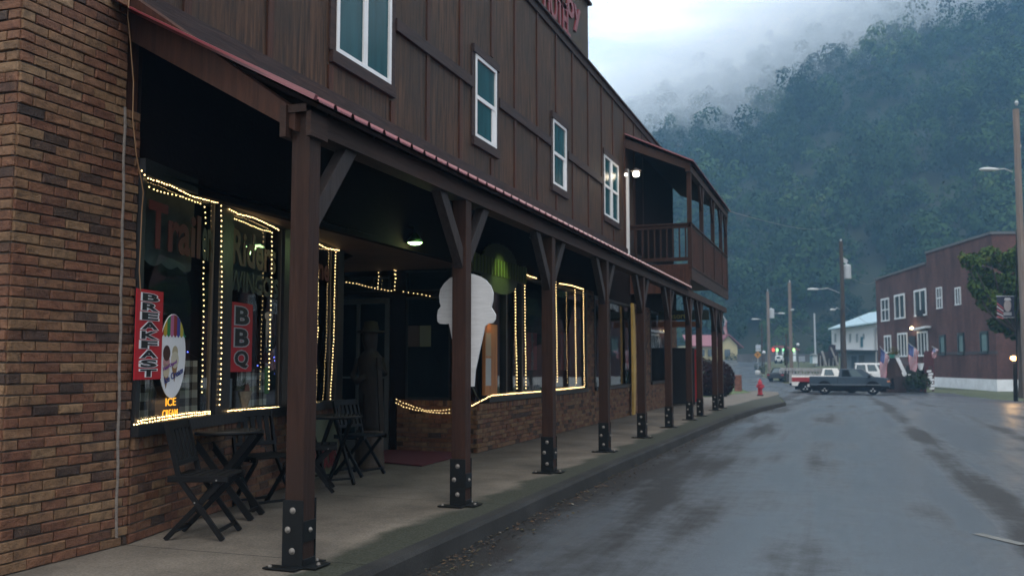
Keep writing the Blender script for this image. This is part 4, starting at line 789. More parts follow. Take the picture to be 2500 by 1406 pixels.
# ------------------------------------------------------------------ cone sign on the second post
cy0 = PY[1]+.085
def cp_(px, py): return atY(px, py, cy0)
cn = thing('cone_sign', 'big white plywood ice cream cone fixed behind the second post', 'sign', cp_(1140, 945))
out = [(1157, 943), (1160, 905), (1172, 850), (1184, 796), (1192, 790), (1203, 788), (1209, 780), (1210, 768), (1204, 758), (1199, 750), (1203, 735), (1204, 715), (1198, 698), (1186, 684), (1172, 675), (1155, 669), (1135, 667), (1115, 671), (1098, 679), (1084, 692), (1075, 706), (1072, 722), (1073, 738), (1076, 748), (1069, 757), (1067, 772), (1068, 785), (1074, 790), (1086, 791), (1096, 790), (1104, 830), (1122, 885), (1140, 943)]
MB().prism([cp_(*p) for p in out], (0, .018, 0)).build('board', mat('white_plywood', (.62, .62, .63), .6, var=.10, scale=5, bump=.25, stretch=(1, 1, 9)), cn)
MB().box((PX-.03, cy0-.016, 1.2), (PX+.03, cy0-.001, 2.0)).build('fixing_batten', M_BRACE, cn)
MB().tube([cp_(1150, 940)+Vector((0, .01, 0)), cp_(1158, 965)+Vector((.0, .05, 0)), cp_(1160, 985)+Vector((-.1, .4, .0))], .006, 6).build('cable', M_WIRE, cn)
# orange-lit menu case beyond the cone
A, B = atX(1178, 790, XW+.03), atX(1208, 962, XW+.03)
mc = thing('menu_case', 'orange wooden menu case with pale notices right of the cone', 'notice case', (XW, A.y, B.z))
MB().box((XW+.028, A.y, B.z), (XW+.07, B.y, A.z)).build('case', mat('orange_wood', (.42, .16, .05), .45, var=.35, scale=2, stretch=(1, 5, .7), emit=None), mc)
ya_ = A.y
MB().box((XW+.07, ya_+.03, .95), (XW+.074, ya_+.24, 1.35)).build('notice', flat('notice_paper', (.45, .44, .42)), mc); MB().box((XW+.07, ya_+.03, 1.38), (XW+.074, ya_+.24, 1.72)).build('notice', flat('notice_paper2', (.40, .30, .2)), mc)
ml_ = bpy.data.lights.new('case_lamp', 'POINT'); ml_.energy = .7; ml_.color = (1, .6, .25); ml_.shadow_soft_size = .03; mo_ = bpy.data.objects.new('case_lamp', ml_); COL.objects.link(mo_); mo_.parent = mc; mo_.location = (.18, .12, A.z-B.z+.02)
# notices in the side window
q = MB().box((-6.04, ER-.03, 1.52), (-5.86, ER-.022, 1.83)); o = q.build('poster', flat('poster_brown', (.09, .06, .05))); tag(o, 'brown sheet in the dark side window, left of the yellowish one', 'poster')
q = MB().box((-5.85, ER-.03, 1.52), (-5.67, ER-.022, 1.83)); o = q.build('poster', flat('poster_cream', (.16, .16, .11))); tag(o, 'yellowish sheet in the dark side window', 'poster')
# yellow board and sign farther on
A, B = atX(1541, 742, XW+.1), atX(1549, 1005, XW+.1)
yb_ = MB(); n = 14
pts = []
for k in range(n+1): f_ = k/n; pts.append((XW+.08, A.y+.02+.04*math.sin(f_*3), .02+f_*(A.z)))
for k in range(n, -1, -1): f_ = k/n; wd = .30*math.sin(math.pi*min(1, max(.06, f_*.94+.03)))**.35; pts.append((XW+.08, A.y+.06+wd, .02+f_*(A.z)))
tag(MB().prism(pts, (.05, 0, 0)).build('upright_board', mat('yellow_board', (.42, .27, .07), .5, var=.25, scale=3)), 'tall narrow yellow board standing against the wall between windows', 'board')
rs = thing('hanging_sign', 'dark hanging sign reading Resort over the far porch', 'sign', (-4.3, 26.4, 2.5))
MB().box((-4.95, 26.40, 2.50), (-3.5, 26.44, 2.78)).build('panel', flat('sign_dark_green', (.02, .03, .02)), rs); MB().box((-4.95, 26.395, 2.30), (-3.7, 26.44, 2.46)).build('lower_panel', flat('sign_orange', (.20, .07, .02)), rs)
text_mb('Resort', .22, (-4.75, 26.39, 2.55), (1, 0, 0), (0, 0, 1), .004, .01).build('lettering', flat('sign_yellow', (.35, .30, .06)), rs)
# drinks machine at the end of the porch
dm = thing('drinks_machine', 'red drinks machine with white script at the far end of the porch', 'vending machine', (-4.6, 29.0, 0))
MB().box((-4.94, 28.55, .02), (-4.25, 29.3, 1.75)).build('cabinet', M_SBLACK, dm, bevel=.02); MB().box((-4.25, 28.60, .1), (-4.20, 29.27, 1.70)).build('front_panel', mat('machine_red', (.42, .022, .022), .35, var=.1, bump=0), dm)
MB().box((-4.86, 28.535, .85), (-4.66, 28.549, 1.2)).build('dispenser', M_SBLACK, dm)
text_mb('Coca-Cola', .30, (-4.197, 29.18, .35), (0, 0, 1), (0, -1, 0), .006, .01, sx=.9).build('lettering', M_SWHITE, dm)
# ------------------------------------------------------------------ folding chairs and tables
def folding_chair(label, c, ang):
    t = thing('folding_chair', label, 'chair', (0, 0, 0), 'black folding chairs on the porch')
    W2, SH = .205, .45                     # local: +x forward
    for s in (-1, 1):
        y = s*W2
        MB().bar((-.22, y*1.0, .84), (-.115, y, .44), .022, .036, (1, 0, .2)).build('back_upright', M_BLKW, t)
        MB().bar((-.125, y, .455), (.215, y, .0), .022, .036, (1, 0, .5)).build('leg', M_BLKW, t)
        MB().bar((.185, y*.86, .42), (-.215, y*.86, .0), .022, .036, (1, 0, -.5)).build('leg', M_BLKW, t)
    MB().bar((.17, -W2, .06), (.17, W2, .06), .022, .022).build('stretcher', M_BLKW, t); MB().bar((-.17, -W2*.86, .05), (-.17, W2*.86, .05), .022, .022).build('stretcher', M_BLKW, t)
    st = MB()
    for k in range(6): x = -.19+k*.072; st.box((x, -W2+.018, SH-.008), (x+.058, W2-.018, SH+.010))
    st.box((-.20, -W2-.012, SH-.035), (.245, -W2+.016, SH+.012)); st.box((-.20, W2-.016, SH-.035), (.245, W2+.012, SH+.012)); st.build('seat', M_BLKW, t, bevel=.004)
    bk_ = MB(); dv = Vector((-.105, 0, .40)).normalized()
    A0 = Vector((-.135, 0, .52)); A1 = Vector((-.213, 0, .82))
    bk_.bar(A1+Vector((0, -W2, 0)), A1+Vector((0, W2, 0)), .022, .065, (-.25, 0, 1)); bk_.bar(A0+Vector((.0, -W2, .03)), A0+Vector((0, W2, .03)), .018, .035, (-.25, 0, 1))
    for k in range(5): y = -.145+k*.0725; bk_.bar(A0+Vector((0, y, .03)), A1+Vector((0, y, 0)), .045, .012, (1, 0, 0))
    bk_.build('backrest', M_BLKW, t, bevel=.003)
    pv = MB()
    for s in (-1, 1): pv.lathe([(.007, 0), (.006, .004)], (0.005, s*(W2+.011), .27), 8, Vector((0, s, 0))); pv.lathe([(.007, 0), (.006, .004)], (.16, s*(W2+.013), SH-.02), 8, Vector((0, s, 0)))
    pv.build('rivets', M_BOLT, t)
    t.location = c; t.rotation_euler = (0, 0, ang); return t
def folding_table(label, c, ang, r=.30):
    t = thing('bistro_table', label, 'table', (0, 0, 0), 'round glass-topped folding tables')
    MB().lathe([(r-.03, .690), (r, .695), (r+.004, .705), (r, .716), (r-.02, .716)], (0, 0, 0), 40).build('rim', M_BLKW, t)
    MB().lathe([(r-.02, .7165), (r-.02, .7205)], (0, 0, 0), 40).build('tabletop', mat('dark_glass', (.10, .085, .065), .06, var=.1, bump=0, spec=.8), t)
    for s in (-1, 1):
        MB().bar((-.26, s*.15, .69), (.27, s*.15, .0), .022, .05, (1, 0, .5)).build('leg', M_BLKW, t); MB().bar((.26, s*.115, .69), (-.27, s*.115, .0), .022, .05, (1, 0, -.5)).build('leg', M_BLKW, t)
    MB().bar((.22, -.15, .06), (.22, .15, .06), .02, .02).build('stretcher', M_BLKW, t); MB().bar((-.22, -.115, .06), (-.22, .115, .06), .02, .02).build('stretcher', M_BLKW, t)
    t.location = c; t.rotation_euler = (0, 0, ang); return t
t1 = atZ(555, 1052, .71); folding_table('round bistro table nearest the brick wall', (t1.x, t1.y, 0), R(18))
folding_chair('black folding chair standing in front of the near table', (-4.53, 5.83, 0), R(19))
c2 = atZ(628, 1212, 0); folding_chair('black folding chair behind the near table, half hidden by the post', (-4.94, 7.16, 0), R(-24))
t2 = atZ(800, 998, .71); folding_table('round bistro table farther along, just past the near post', (-5.2, 8.78, 0), R(-35), .33)
c3 = atZ(775, 1165, 0); folding_chair('black folding chair right behind the near post beside the far table', (-5.08, 8.22, 0), R(30))
c4 = atZ(862, 1135, 0); folding_chair('black folding chair nearest the carved statue', (-5.30, 9.58, 0), R(-10))
# ------------------------------------------------------------------ carved wooden figure on a stump, mat, leaning sign
sc_ = Vector((-5.50, 10.2, 0))
cf = thing('wooden_statue', 'carved dark wooden figure in a wide hat on a log by the door', 'statue', sc_)
M_CARV = wood('carved_wood', (.009, .006, .005), (.022, .015, .010), stretch=(6, 6, 2), grey=(.04, .03, .022)); M_LOG = wood('log_wood', (.030, .020, .014), (.07, .048, .034), stretch=(8, 8, 1), grey=(.10, .075, .055))
MB().lathe([(.20, 0), (.19, .03), (.175, .2), (.17, .42), (.16, .46)], sc_, 24).build('log_base', M_LOG, cf, smooth=True)
def loft(mb, secs, n=18):
    i0 = len(mb.v)
    for (c, rx, ry) in secs:
        for j in range(n): a = 2*math.pi*j/n; mb.v.append(Vector(c)+Vector((rx*math.cos(a), ry*math.sin(a), 0)))
    for k in range(len(secs)-1):
        for j in range(n): mb.f.append((i0+k*n+j, i0+k*n+(j+1) % n, i0+(k+1)*n+(j+1) % n, i0+(k+1)*n+j)); mb.t.append(0.)
    mb.f.append(tuple(i0+j for j in range(n))[::-1]); mb.f.append(tuple(i0+(len(secs)-1)*n+j for j in range(n))); mb.t += [0., 0.]
b_ = MB(); X, Y_ = sc_.x, sc_.y
loft(b_, [((X, Y_, .44), .15, .13), ((X, Y_, .55), .13, .11), ((X, Y_, .80), .145, .115), ((X, Y_, .95), .15, .12), ((X, Y_, 1.02), .14, .115), ((X, Y_, 1.2), .165, .12), ((X, Y_, 1.33), .17, .115), ((X, Y_, 1.40), .11, .09), ((X, Y_, 1.44), .07, .07), ((X, Y_-.01, 1.50), .085, .09), ((X, Y_-.02, 1.58), .095, .10), ((X, Y_-.01, 1.66), .09, .095), ((X, Y_, 1.72), .05, .05)])
b_.tube([(X-.15, Y_-.02, 1.33), (X-.20, Y_-.06, 1.12), (X-.10, Y_-.15, 1.05), (X+.02, Y_-.16, 1.12)], .055, 10, .035); b_.tube([(X+.15, Y_-.02, 1.33), (X+.21, Y_-.05, 1.15), (X+.20, Y_-.14, 1.22), (X+.19, Y_-.17, 1.28)], .055, 10, .035)
b_.build('figure', M_CARV, cf, smooth=True)
hb = MB(); loft(hb, [((X, Y_, 1.655), .20, .17), ((X, Y_, 1.675), .19, .16), ((X, Y_, 1.685), .105, .10), ((X, Y_, 1.79), .085, .08), ((X, Y_, 1.80), .04, .04)]); hb.build('hat', M_CARV, cf, smooth=True)
MB().bar((X+.23, Y_-.12, .46), (X+.20, Y_-.16, 1.35), .03, .06).build('staff', M_CARV, cf)
MB().bar((X-.02, Y_-.11, .50), (X-.02, Y_-.125, .9), .012, .02).build('carved_groove', M_DARKIN, cf)
mtp = [atZ(905, 1128, .0), atZ(1045, 1140, .0), atZ(1160, 1112, 0), atZ(960, 1100, 0)]
mt = MB(); mt.prism([(x, y, .003) for x, y in ((mtp[0].x-.25, mtp[0].y+.12), (-4.95, 10.55), (-5.0, 12.3), (-6.35, 12.3))], (0, 0, .012)); tag(mt.build('door_mat', mat('red_mat', (.10, .012, .016), .95, var=.2, scale=60, bump=.6)), 'dark red mat on the porch floor in front of the entrance', 'door mat')
ls = thing('leaning_sign', 'painted board with red letters leaning on the brick under the window', 'sign', sp(sS(700, 1000)+.25, 0, .08))
u_ = sS(742, 1000); MB().obox(sp(u_, .02, .12), SFD*.95, SFN*-.012, SFN*-.07+Vector((0, 0, .62))).build('board', flat('pale_sign_board', (.10, .11, .07)), ls)
text_mb('HOURS', .30, sp(u_+.04, .10, .125), SFD, Vector((-.1, 0, 1)), .006, .03, sx=.8).build('lettering', flat('sign_dull_red', (.16, .015, .018)), ls)
# hanging cable down the corner
cb = MB(); cb.tube([atX(x, y, -4.74) for x, y in ((316, -20), (312, 40), (318, 100), (326, 200), (324, 290), (333, 380), (345, 440), (350, 470))]+[atX(x, y, -4.76) for x, y in ((346, 520), (343, 600), (340, 660), (343, 710))], .0045, 6)
tag(cb.build('hanging_cable', mat('tan_cable', (.24, .13, .06), .5, var=.1, bump=0)), 'tan cable hanging from the roof down the corner of the brick wall', 'cable')
# ------------------------------------------------------------------ street beyond
# brick pillar with railing, bush, hydrant
p = gp(1802, 961, .0); pb = MB(); bricks(pb, (p.x-.2, p.y, 0), (1, 0, 0), .4, p.z, p.z+1.17, (0, -1, 0)); bricks(pb, (p.x+.2, p.y, 0), (0, 1, 0), .4, p.z, p.z+1.17, (1, 0, 0)); bricks(pb, (p.x-.2, p.y+.4, 0), (0, -1, 0), .4, p.z, p.z+1.17, (-1, 0, 0))
M_BRK2 = brickmat('pillar_brick', [(0, (.10, .035, .025)), (.5, (.19, .065, .045)), (1, (.28, .11, .07))])
bpil = thing('brick_pillar', 'short red brick pillar at the end of the black railing near the hydrant', 'pillar', p); pb.build('brickwork', M_BRK2, bpil, tone=True)
MB().box((p.x-.195, p.y+.005, p.z-.1), (p.x+.195, p.y+.395, p.z+1.16)).build('core', M_MORTAR, bpil); MB().box((p.x-.23, p.y-.03, p.z+1.17), (p.x+.23, p.y+.43, p.z+1.22)).build('cap', mat('pillar_cap', (.22, .10, .075), .8), bpil)
fe = MB(); q0 = Vector((p.x-.2, p.y+.2, p.z)); q1 = q0+Vector((-3.4, .3, 0))
for z in (.15, .72): fe.bar(q0+Vector((0, 0, z)), q1+Vector((0, 0, z)), .03, .03)
for k in range(30): c = q0.lerp(q1, (k+.5)/30); fe.bar(c+Vector((0, 0, .02)), c+Vector((0, 0, .92)), .018)
tag(fe.build('railing', M_BLACK), 'low black metal railing beside the brick pillar', 'railing')
def leafball(name, centers, m, parent, n, size, rnd=.45, up=.25):
    vs = []; cs = np.array([c for c, r in centers], float); rs = np.array([r for c, r in centers], float)
    idx = rng.choice(len(centers), n, p=rs.mean(1)**2/sum(rs.mean(1)**2))
    d = rng.normal(size=(n, 3)); d /= np.linalg.norm(d, axis=1)[:, None]; rad = 1-np.abs(rng.normal(0, .16, n))
    pos = cs[idx]+d*rs[idx]*rad[:, None]
    nrm = d+rng.normal(size=(n, 3))*rnd+np.array([0, 0, up]); nrm /= np.linalg.norm(nrm, axis=1)[:, None]
    t1 = np.cross(nrm, rng.normal(size=(n, 3))); t1 /= np.linalg.norm(t1, axis=1)[:, None]; t2 = np.cross(nrm, t1); s = size*rng.uniform(.55, 1.3, n)[:, None]
    V = np.stack([pos-t1*s, pos-t2*s*.55, pos+t1*s, pos+t2*s*.55], 1).reshape(-1, 3); off = Vector(); q = parent
    while q: off += q.location; q = q.parent
    V -= np.array(off); me = bpy.data.meshes.new(name); me.vertices.add(len(V)); me.vertices.foreach_set('co', V.ravel()); me.loops.add(4*n); me.loops.foreach_set('vertex_index', np.arange(4*n)); me.polygons.add(n); me.polygons.foreach_set('loop_start', np.arange(0, 4*n, 4)); me.update(calc_edges=True)
    a = me.attributes.new('tone', 'FLOAT', 'FACE'); a.data.foreach_set('value', rng.random(n)*.6+np.repeat(rng.random(len(centers)), 1)[idx]*.4)
    me.materials.append(m); o = bpy.data.objects.new(name, me); COL.objects.link(o); o.parent = parent; return o
def leafmat(name, stops, rough=.7):
    m = bpy.data.materials.new(name); m.use_nodes = True; t = m.node_tree; b = t.nodes['Principled BSDF']; b.inputs['Roughness'].default_value = rough; b.inputs['Specular IOR Level'].default_value = .08
    a = N(t, 'ShaderNodeAttribute', attribute_name='tone'); r = N(t, 'ShaderNodeValToRGB'); cr = r.color_ramp; cr.elements[0].color = stops[0][1]+(1,); cr.elements[1].color = stops[-1][1]+(1,)
    for p_, c in stops[1:-1]: cr.elements.new(p_).color = c+(1,)
    L(t, a.outputs['Fac'], r.inputs[0]); L(t, r.outputs[0], b.inputs['Base Color'])
    return m
c = atD(1752, 920, 43); bu = thing('maroon_bush', 'dark maroon leafy bush behind the last porch posts', 'bush', (c.x, c.y, g(c.y)))
leafball('foliage', [((c.x-.7, c.y, c.z-.1), (.9, .7, 1.0)), ((c.x+.15, c.y, c.z-.1), (.65, .6, .85)), ((c.x-1.5, c.y+.2, c.z-.2), (.8, .6, .85))], leafmat('maroon_leaf', [(0, (.010, .006, .007)), (.6, (.028, .012, .015)), (1, (.04, .026, .022))], .95), bu, 15000, .055)
MB().tube([(c.x-.7, c.y, g(c.y)-.1), (c.x-.7, c.y, c.z)], .05).build('stem', M_TRIM, bu)
o = sheet('grass_verge', [P2(1765, 975), P2(1792, 968), P2(1834, 964), P2(1815, 957), P2(1790, 955), P2(1760, 957), (-9, 40), (-9, 33)], .155, M_GRASS)
# red hydrant
hp = gp(1856, 966, .14); hy = thing('fire_hydrant', 'red fire hydrant standing on the pavement edge', 'hydrant', hp); M_HYD = mat('hydrant_red', (.34, .014, .030), .4, var=.15, scale=8, bump=.1)
MB().lathe([(.14, 0), (.14, .05), (.10, .06), (.095, .12)], hp, 20).build('base_flange', mat('hydrant_base', (.05, .02, .02), .6), hy)
MB().lathe([(.11, .05), (.11, .10), (.095, .11), (.09, .45), (.125, .46), (.125, .50), (.10, .52), (.09, .60), (.05, .66), (.028, .67), (.028, .72), (.001, .73)], hp, 20).build('barrel', M_HYD, hy, smooth=False)
for d_, z, r, ln in ((RGT, .40, .055, .17), (-RGT, .40, .045, .15), (Vector((RGT.y, -RGT.x, 0)), .36, .07, .18)): MB().lathe([(r, 0), (r, ln-.05), (r*1.25, ln-.045), (r*1.25, ln-.01), (r*.4, ln), (r*.4, ln+.03), (.001, ln+.03)], hp+Vector((0, 0, z)), 14, Vector(d_)).build('hose_cap', M_HYD, hy)
hy.scale = (1.15,)*3
# ---- utility poles and street lamps
M_POLE = wood('pole_wood', (.16, .12, .10), (.27, .21, .18), stretch=(6, 6, .3), grey=(.17, .15, .14)); M_POLED = wood('dark_pole', (.045, .035, .032), (.09, .07, .06), stretch=(6, 6, .3), grey=(.05, .045, .04)); M_GALV = mat('galvanised', (.42, .44, .46), .5, var=.15, bump=0, metal=.2)
def pole(px, ytop, D, wpx, name, label, m, lean=0, zb=None, r_top=.8):
    a = atD(px, ytop, D); zg = g(a.y) if zb is None else zb; b = Vector((a.x, a.y, zg-.1)); r = wpx*D/F/2; t = thing(name, label, 'pole', (b.x, b.y, zg))
    MB().tube([b, b.lerp(a, .5), a+Vector((lean, 0, 0))], r, 12, r*r_top).build('pole', m, t, smooth=False); return t, a, r
def cobra(t, pA, pB, name='lamp_arm', arm=True):
    """arm from the pole at pA up to a lamp head at pB"""
    d = (pB-pA); mid = pA.lerp(pB, .55)+Vector((0, 0, .12*abs(d.length)))
    if arm: MB().tube([pA, mid, pB], .028, 6).build('lamp_arm', M_GALV, t)
    h = Vector((d.x, d.y, 0)).normalized() if Vector((d.x, d.y, 0)).length > .01 else RGT
    mb = MB(); n = 12; secs = [(0, .05, .05), (.12, .08, .07), (.35, .16, .09), (.62, .15, .08), (.75, .04, .03)]; i0 = 0; s = h.cross(Vector((0, 0, 1)))
    for q, w_, hh in secs:
        for j in range(n): a = 2*math.pi*j/n; mb.v.append(pB+h*q*1.15+s*w_*math.cos(a)+Vector((0, 0, hh*math.sin(a))))
    for k in range(len(secs)-1):
        for j in range(n): mb.f.append((k*n+j, k*n+(j+1) % n, (k+1)*n+(j+1) % n, (k+1)*n+j)); mb.t.append(0.)
    mb.f.append(tuple(range(n))); mb.f.append(tuple((len(secs)-1)*n+j for j in range(n))); mb.t += [0, 0]
    mb.build('lamp_head', mat('lamp_head_grey', (.55, .57, .58), .35, var=.05, bump=0), t, smooth=True)
def transformer(t, c, r, h):
    MB().lathe([(r*.9, 0), (r, .03), (r, h*.88), (r*.8, h*.95), (r*.2, h), (r*.1, h*1.08)], c, 18).build('transformer', mat('transformer_grey', (.40, .42, .44), .45, var=.06, bump=0), t)
tA, a, r = pole(2053, 590, 70, 11, 'utility_pole', 'tall dark utility pole with a grey transformer left of the brick building', M_POLED)
MB().tube([atD(2057, 755, 69.6), atD(2058, 900, 69.6)], .19, 10).build('pole_sleeve', mat('black_sleeve', (.018, .016, .018), .6), tA)
transformer(tA, atD(2068, 681, 70), .31, 1.12); cobra(tA, atD(2050, 715, 70), atD(1998, 706, 70)); cobra(tA, atD(2050, 755, 70), atD(2038, 757, 69)); MB().bar(atD(2056, 632, 70), atD(2068, 640, 70), .05, .3).build('bracket', M_GALV, tA)
MB().lathe([(.05, 0), (.08, .1), (.04, .2)], atD(2053, 590, 70), 8).build('insulator', M_GALV, tA)
tB, a, r = pole(1927, 690, 92, 9, 'utility_pole', 'pale wooden utility pole standing behind the red and white pickup', M_POLE); cobra(tB, atD(1930, 762, 92), atD(1933, 757, 91)); MB().lathe([(.04, 0), (.06, .1), (.03, .25)], atD(1928, 690, 92), 8).build('insulator', M_GALV, tB)
tC, a, r = pole(1874, 712, 112, 8, 'utility_pole', 'wooden utility pole with a transformer on the grass island', M_POLE); transformer(tC, atD(1883, 777, 112), .37, 1.2); cobra(tC, atD(1877, 770, 112), atD(1899, 765, 112)); MB().lathe([(.03, 0), (.05, .3)], atD(1874, 712, 112), 8).build('insulator', M_GALV, tC)
tD, a, r = pole(1992, 880, 125, 5, 'lamp_pole', 'thin pale leaning pole left of the dark transformer pole', M_GALV, zb=2.0) if False else pole(1988, 765, 125, 4.5, 'lamp_pole', 'thin pale leaning pole left of the dark transformer pole', M_GALV)
tE, a, r = pole(1859, 790, 108, 4, 'lamp_pole', 'thin dark lamp pole on the grass island beside the yellow road sign', M_POLED); cobra(tE, atD(1859, 781, 108), atD(1852, 779, 108))
tF, a, r = pole(1919, 815, 90, 4, 'fence_post', 'dark vine-covered post beside the pale pole', M_POLED)
leafball('vine', [(tuple(atD(1919, 868, 90)), (.25, .25, 1.0)), (tuple(atD(1918, 925, 90)), (.3, .3, .8))], leafmat('vine_leaf', [(0, (.015, .02, .012)), (1, (.05, .06, .03))]), tF, 500, .12)
# near pole on the right with lamp arm and banner
DR = 42; tR, a, r = pole(2477, 268, DR, 17, 'utility_pole', 'tall weathered wooden pole at the right edge with a banner and lamp arm', M_POLE, lean=.05, r_top=.85)
base = Vector((a.x, a.y, g(a.y))); cobra(tR, atD(2472, 420, DR), atD(2437, 414, DR))
MB().bar(atD(2478, 440, DR), atD(2486, 438, DR), .1, .1).build('bracket', M_GALV, tR); MB().lathe([(.04, 0), (.09, .12), (.04, .22)], atD(2482, 258, DR), 8).build('insulator', M_GALV, tR); MB().lathe([(.04, 0), (.07, .1), (.03, .2)], atD(2490, 362, DR), 8).build('insulator', M_GALV, tR)
MB().tube([atD(2482, 560, DR-.2), atD(2482, 960, DR-.2)], .035, 6).build('conduit', M_BLACK, tR)
bn = thing('pole_banner', 'small military banner with flag stripes and a pale portrait on the right pole', 'banner', atD(2455, 774, DR))
def bq(x0, y0, x1, y1, o=0): D = DR-o; return [atD(x0, y0, D), atD(x1, y0, D), atD(x1, y1, D), atD(x0, y1, D)]
nb = Vector((FWD.x, FWD.y, 0)).normalized()*.012
MB().prism(bq(2434, 724, 2476, 774), nb).build('cloth', flat('banner_navy', (.02, .025, .05)), bn)
for k in range(5): MB().prism([atD(2434, 738+k*8, DR-.02), atD(2450, 752+k*6, DR-.02), atD(2450, 755+k*6, DR-.02), atD(2434, 742+k*8, DR-.02)], nb*.3).build('stripe', flat('stripe_pale' if k % 2 else 'stripe_rose', (.45, .40, .42) if k % 2 else (.35, .08, .09)), bn)
pts = [atD(2460+9*math.cos(2*math.pi*k/20), 746+15*math.sin(2*math.pi*k/20), DR-.03) for k in range(20)]; MB().prism(pts, nb*.4).build('portrait', flat('portrait_grey', (.34, .30, .30)), bn)
MB().prism([atD(2451, 733, DR-.05), atD(2469, 733, DR-.05), atD(2466, 727, DR-.05), atD(2454, 727, DR-.05)], nb*.4).build('cap', flat('cap_pale', (.5, .5, .52)), bn); MB().prism(bq(2450, 762, 2470, 770, .05), nb*.3).build('caption_band', flat('caption_grey', (.3, .3, .32)), bn)
for y in (723, 775): MB().tube([atD(2476, y, DR), atD(2432, y, DR)], .015, 6).build('rod', M_GALV, bn)
# lit globe lamp on a dark post
DL = 43; lp_ = thing('post_lamp', 'low dark post lamp with an orange glowing head at the right edge', 'street lamp', (atD(2479, 955, DL).x, atD(2479, 955, DL).y, g(atD(2479, 955, DL).y)))
MB().tube([Vector((lp_.location.x, lp_.location.y, lp_.location.z)), atD(2478, 886, DL)], .10, 10, .09).build('post', M_BLACK, lp_); gc = atD(2475, 874, DL)
MB().lathe([(.05, -.12), (.13, -.05), (.15, 0), (.13, .06), (.05, .10)], gc, 16).build('globe', mat('sodium_globe', (.9, .6, .3), .4, var=0, bump=0, emit=(1, .55, .18), es=11), lp_, smooth=True)
p_ = bpy.data.lights.new('post_lamp_light', 'POINT'); p_.energy = 40; p_.color = (1, .58, .22); p_.shadow_soft_size = .15; q = bpy.data.objects.new('post_lamp_light', p_); COL.objects.link(q); q.parent = lp_; q.location = gc-lp_.location+Vector((-.2, -.25, .1))
# tree beside the pole
tc_ = atD(2435, 700, 52); tr = thing('broadleaf_tree', 'bushy green tree in front of the brick building behind the right pole', 'tree', (tc_.x+1.0, tc_.y, g(tc_.y)))
trk = MB(); b0_ = Vector((tc_.x+1.0, tc_.y, g(tc_.y))); trk.tube([b0_, b0_+Vector((.1, 0, 2.2)), b0_+Vector((-.1, 0, 4.0))], .22, 10, .14)
cen = []
for (px, py, rp2) in ((2375, 640, 26), (2415, 625, 28), (2455, 640, 30), (2490, 625, 30), (2400, 680, 34), (2445, 700, 40), (2490, 690, 40), (2420, 735, 34), (2460, 760, 38), (2500, 750, 40), (2440, 790, 26), (2480, 805, 30), (2395, 715, 22), (2352, 628, 12), (2530, 700, 40), (2525, 770, 36), (2380, 700, 18)):
    c = atD(px, py, 52+random.uniform(-1.5, 1.5)); r = rp2*52/F; cen.append((tuple(c), (r, r, r*.85))); trk.tube([b0_+Vector((-.1, 0, 3.6)), b0_.lerp(c, .7)+Vector((0, 0, .4)), c], .07, 6, .02)
trk.build('trunk', M_POLED, tr); leafball('crown', cen, leafmat('tree_leaf', [(0, (.012, .028, .010)), (.4, (.04, .070, .018)), (.75, (.08, .12, .028)), (1, (.17, .18, .04))]), tr, 9000, .13, .6, .3)
# ------------------------------------------------------------------ brick building on the right
D0 = 65.; Rc = atD(2437, 958, D0); zgB = Rc.z
fa = PSI-math.atan((1405-CX)/F)        # façade runs this far left of the street direction
FD = Vector((-math.sin(fa), math.cos(fa), 0)); FN = Vector((-FD.y, FD.x, 0)); Rc = Vector((Rc.x, Rc.y, 0))
def fx(px, py, o=0.): return onP(px, py, Rc+FN*o, FN)
fu = lambda px: (fx(px, 880)-Rc).dot(FD); fz = lambda px, py: fx(px, py).z
BB = thing('brick_building', 'long two-storey red brick building with white windows and a white painted foundation', 'building', (Rc.x, Rc.y, zgB))
def bricktex(name, c1, c2, mort, scale, w=.215, h=.075):
    m = bpy.data.materials.new(name); m.use_nodes = True; t = m.node_tree; b = t.nodes['Principled BSDF']; b.inputs['Roughness'].default_value = .85; b.inputs['Specular IOR Level'].default_value = .2
    tcn = N(t, 'ShaderNodeTexCoord'); sx = N(t, 'ShaderNodeSeparateXYZ'); L(t, tcn.outputs['Object'], sx.inputs[0]); ad = N(t, 'ShaderNodeMath', operation='ADD'); L(t, sx.outputs[0], ad.inputs[0]); L(t, sx.outputs[1], ad.inputs[1]); cx = N(t, 'ShaderNodeCombineXYZ'); L(t, ad.outputs[0], cx.inputs[0]); L(t, sx.outputs[2], cx.inputs[1])
    br = N(t, 'ShaderNodeTexBrick', i_Scale=1., i_Mortar_Size=.008); br.inputs['Color1'].default_value = c1+(1,); br.inputs['Color2'].default_value = c2+(1,); br.inputs['Mortar'].default_value = mort+(1,); br.inputs['Brick Width'].default_value = w; br.inputs['Row Height'].default_value = h; L(t, cx.outputs[0], br.inputs[0])
    n = N(t, 'ShaderNodeTexNoise', i_Scale=.7, i_Detail=7., i_Roughness=.6); mp2 = N(t, 'ShaderNodeMapping'); mp2.inputs['Scale'].default_value = (1, 1, .35); L(t, tcn.outputs['Object'], mp2.inputs[0]); L(t, mp2.outputs[0], n.inputs[0]); r = N(t, 'ShaderNodeMapRange'); r.inputs[1].default_value = .3; r.inputs[2].default_value = .7; r.inputs[3].default_value = .55; r.inputs[4].default_value = 1.3; L(t, n.outputs[0], r.inputs[0])
    s = N(t, 'ShaderNodeVectorMath', operation='SCALE'); L(t, br.outputs[0], s.inputs[0]); L(t, r.outputs[0], s.inputs['Scale']); L(t, s.outputs[0], b.inputs['Base Color']); return m
M_B3 = bricktex('dull_red_brick', (.130, .053, .043), (.092, .042, .037), (.09, .065, .06), 1)
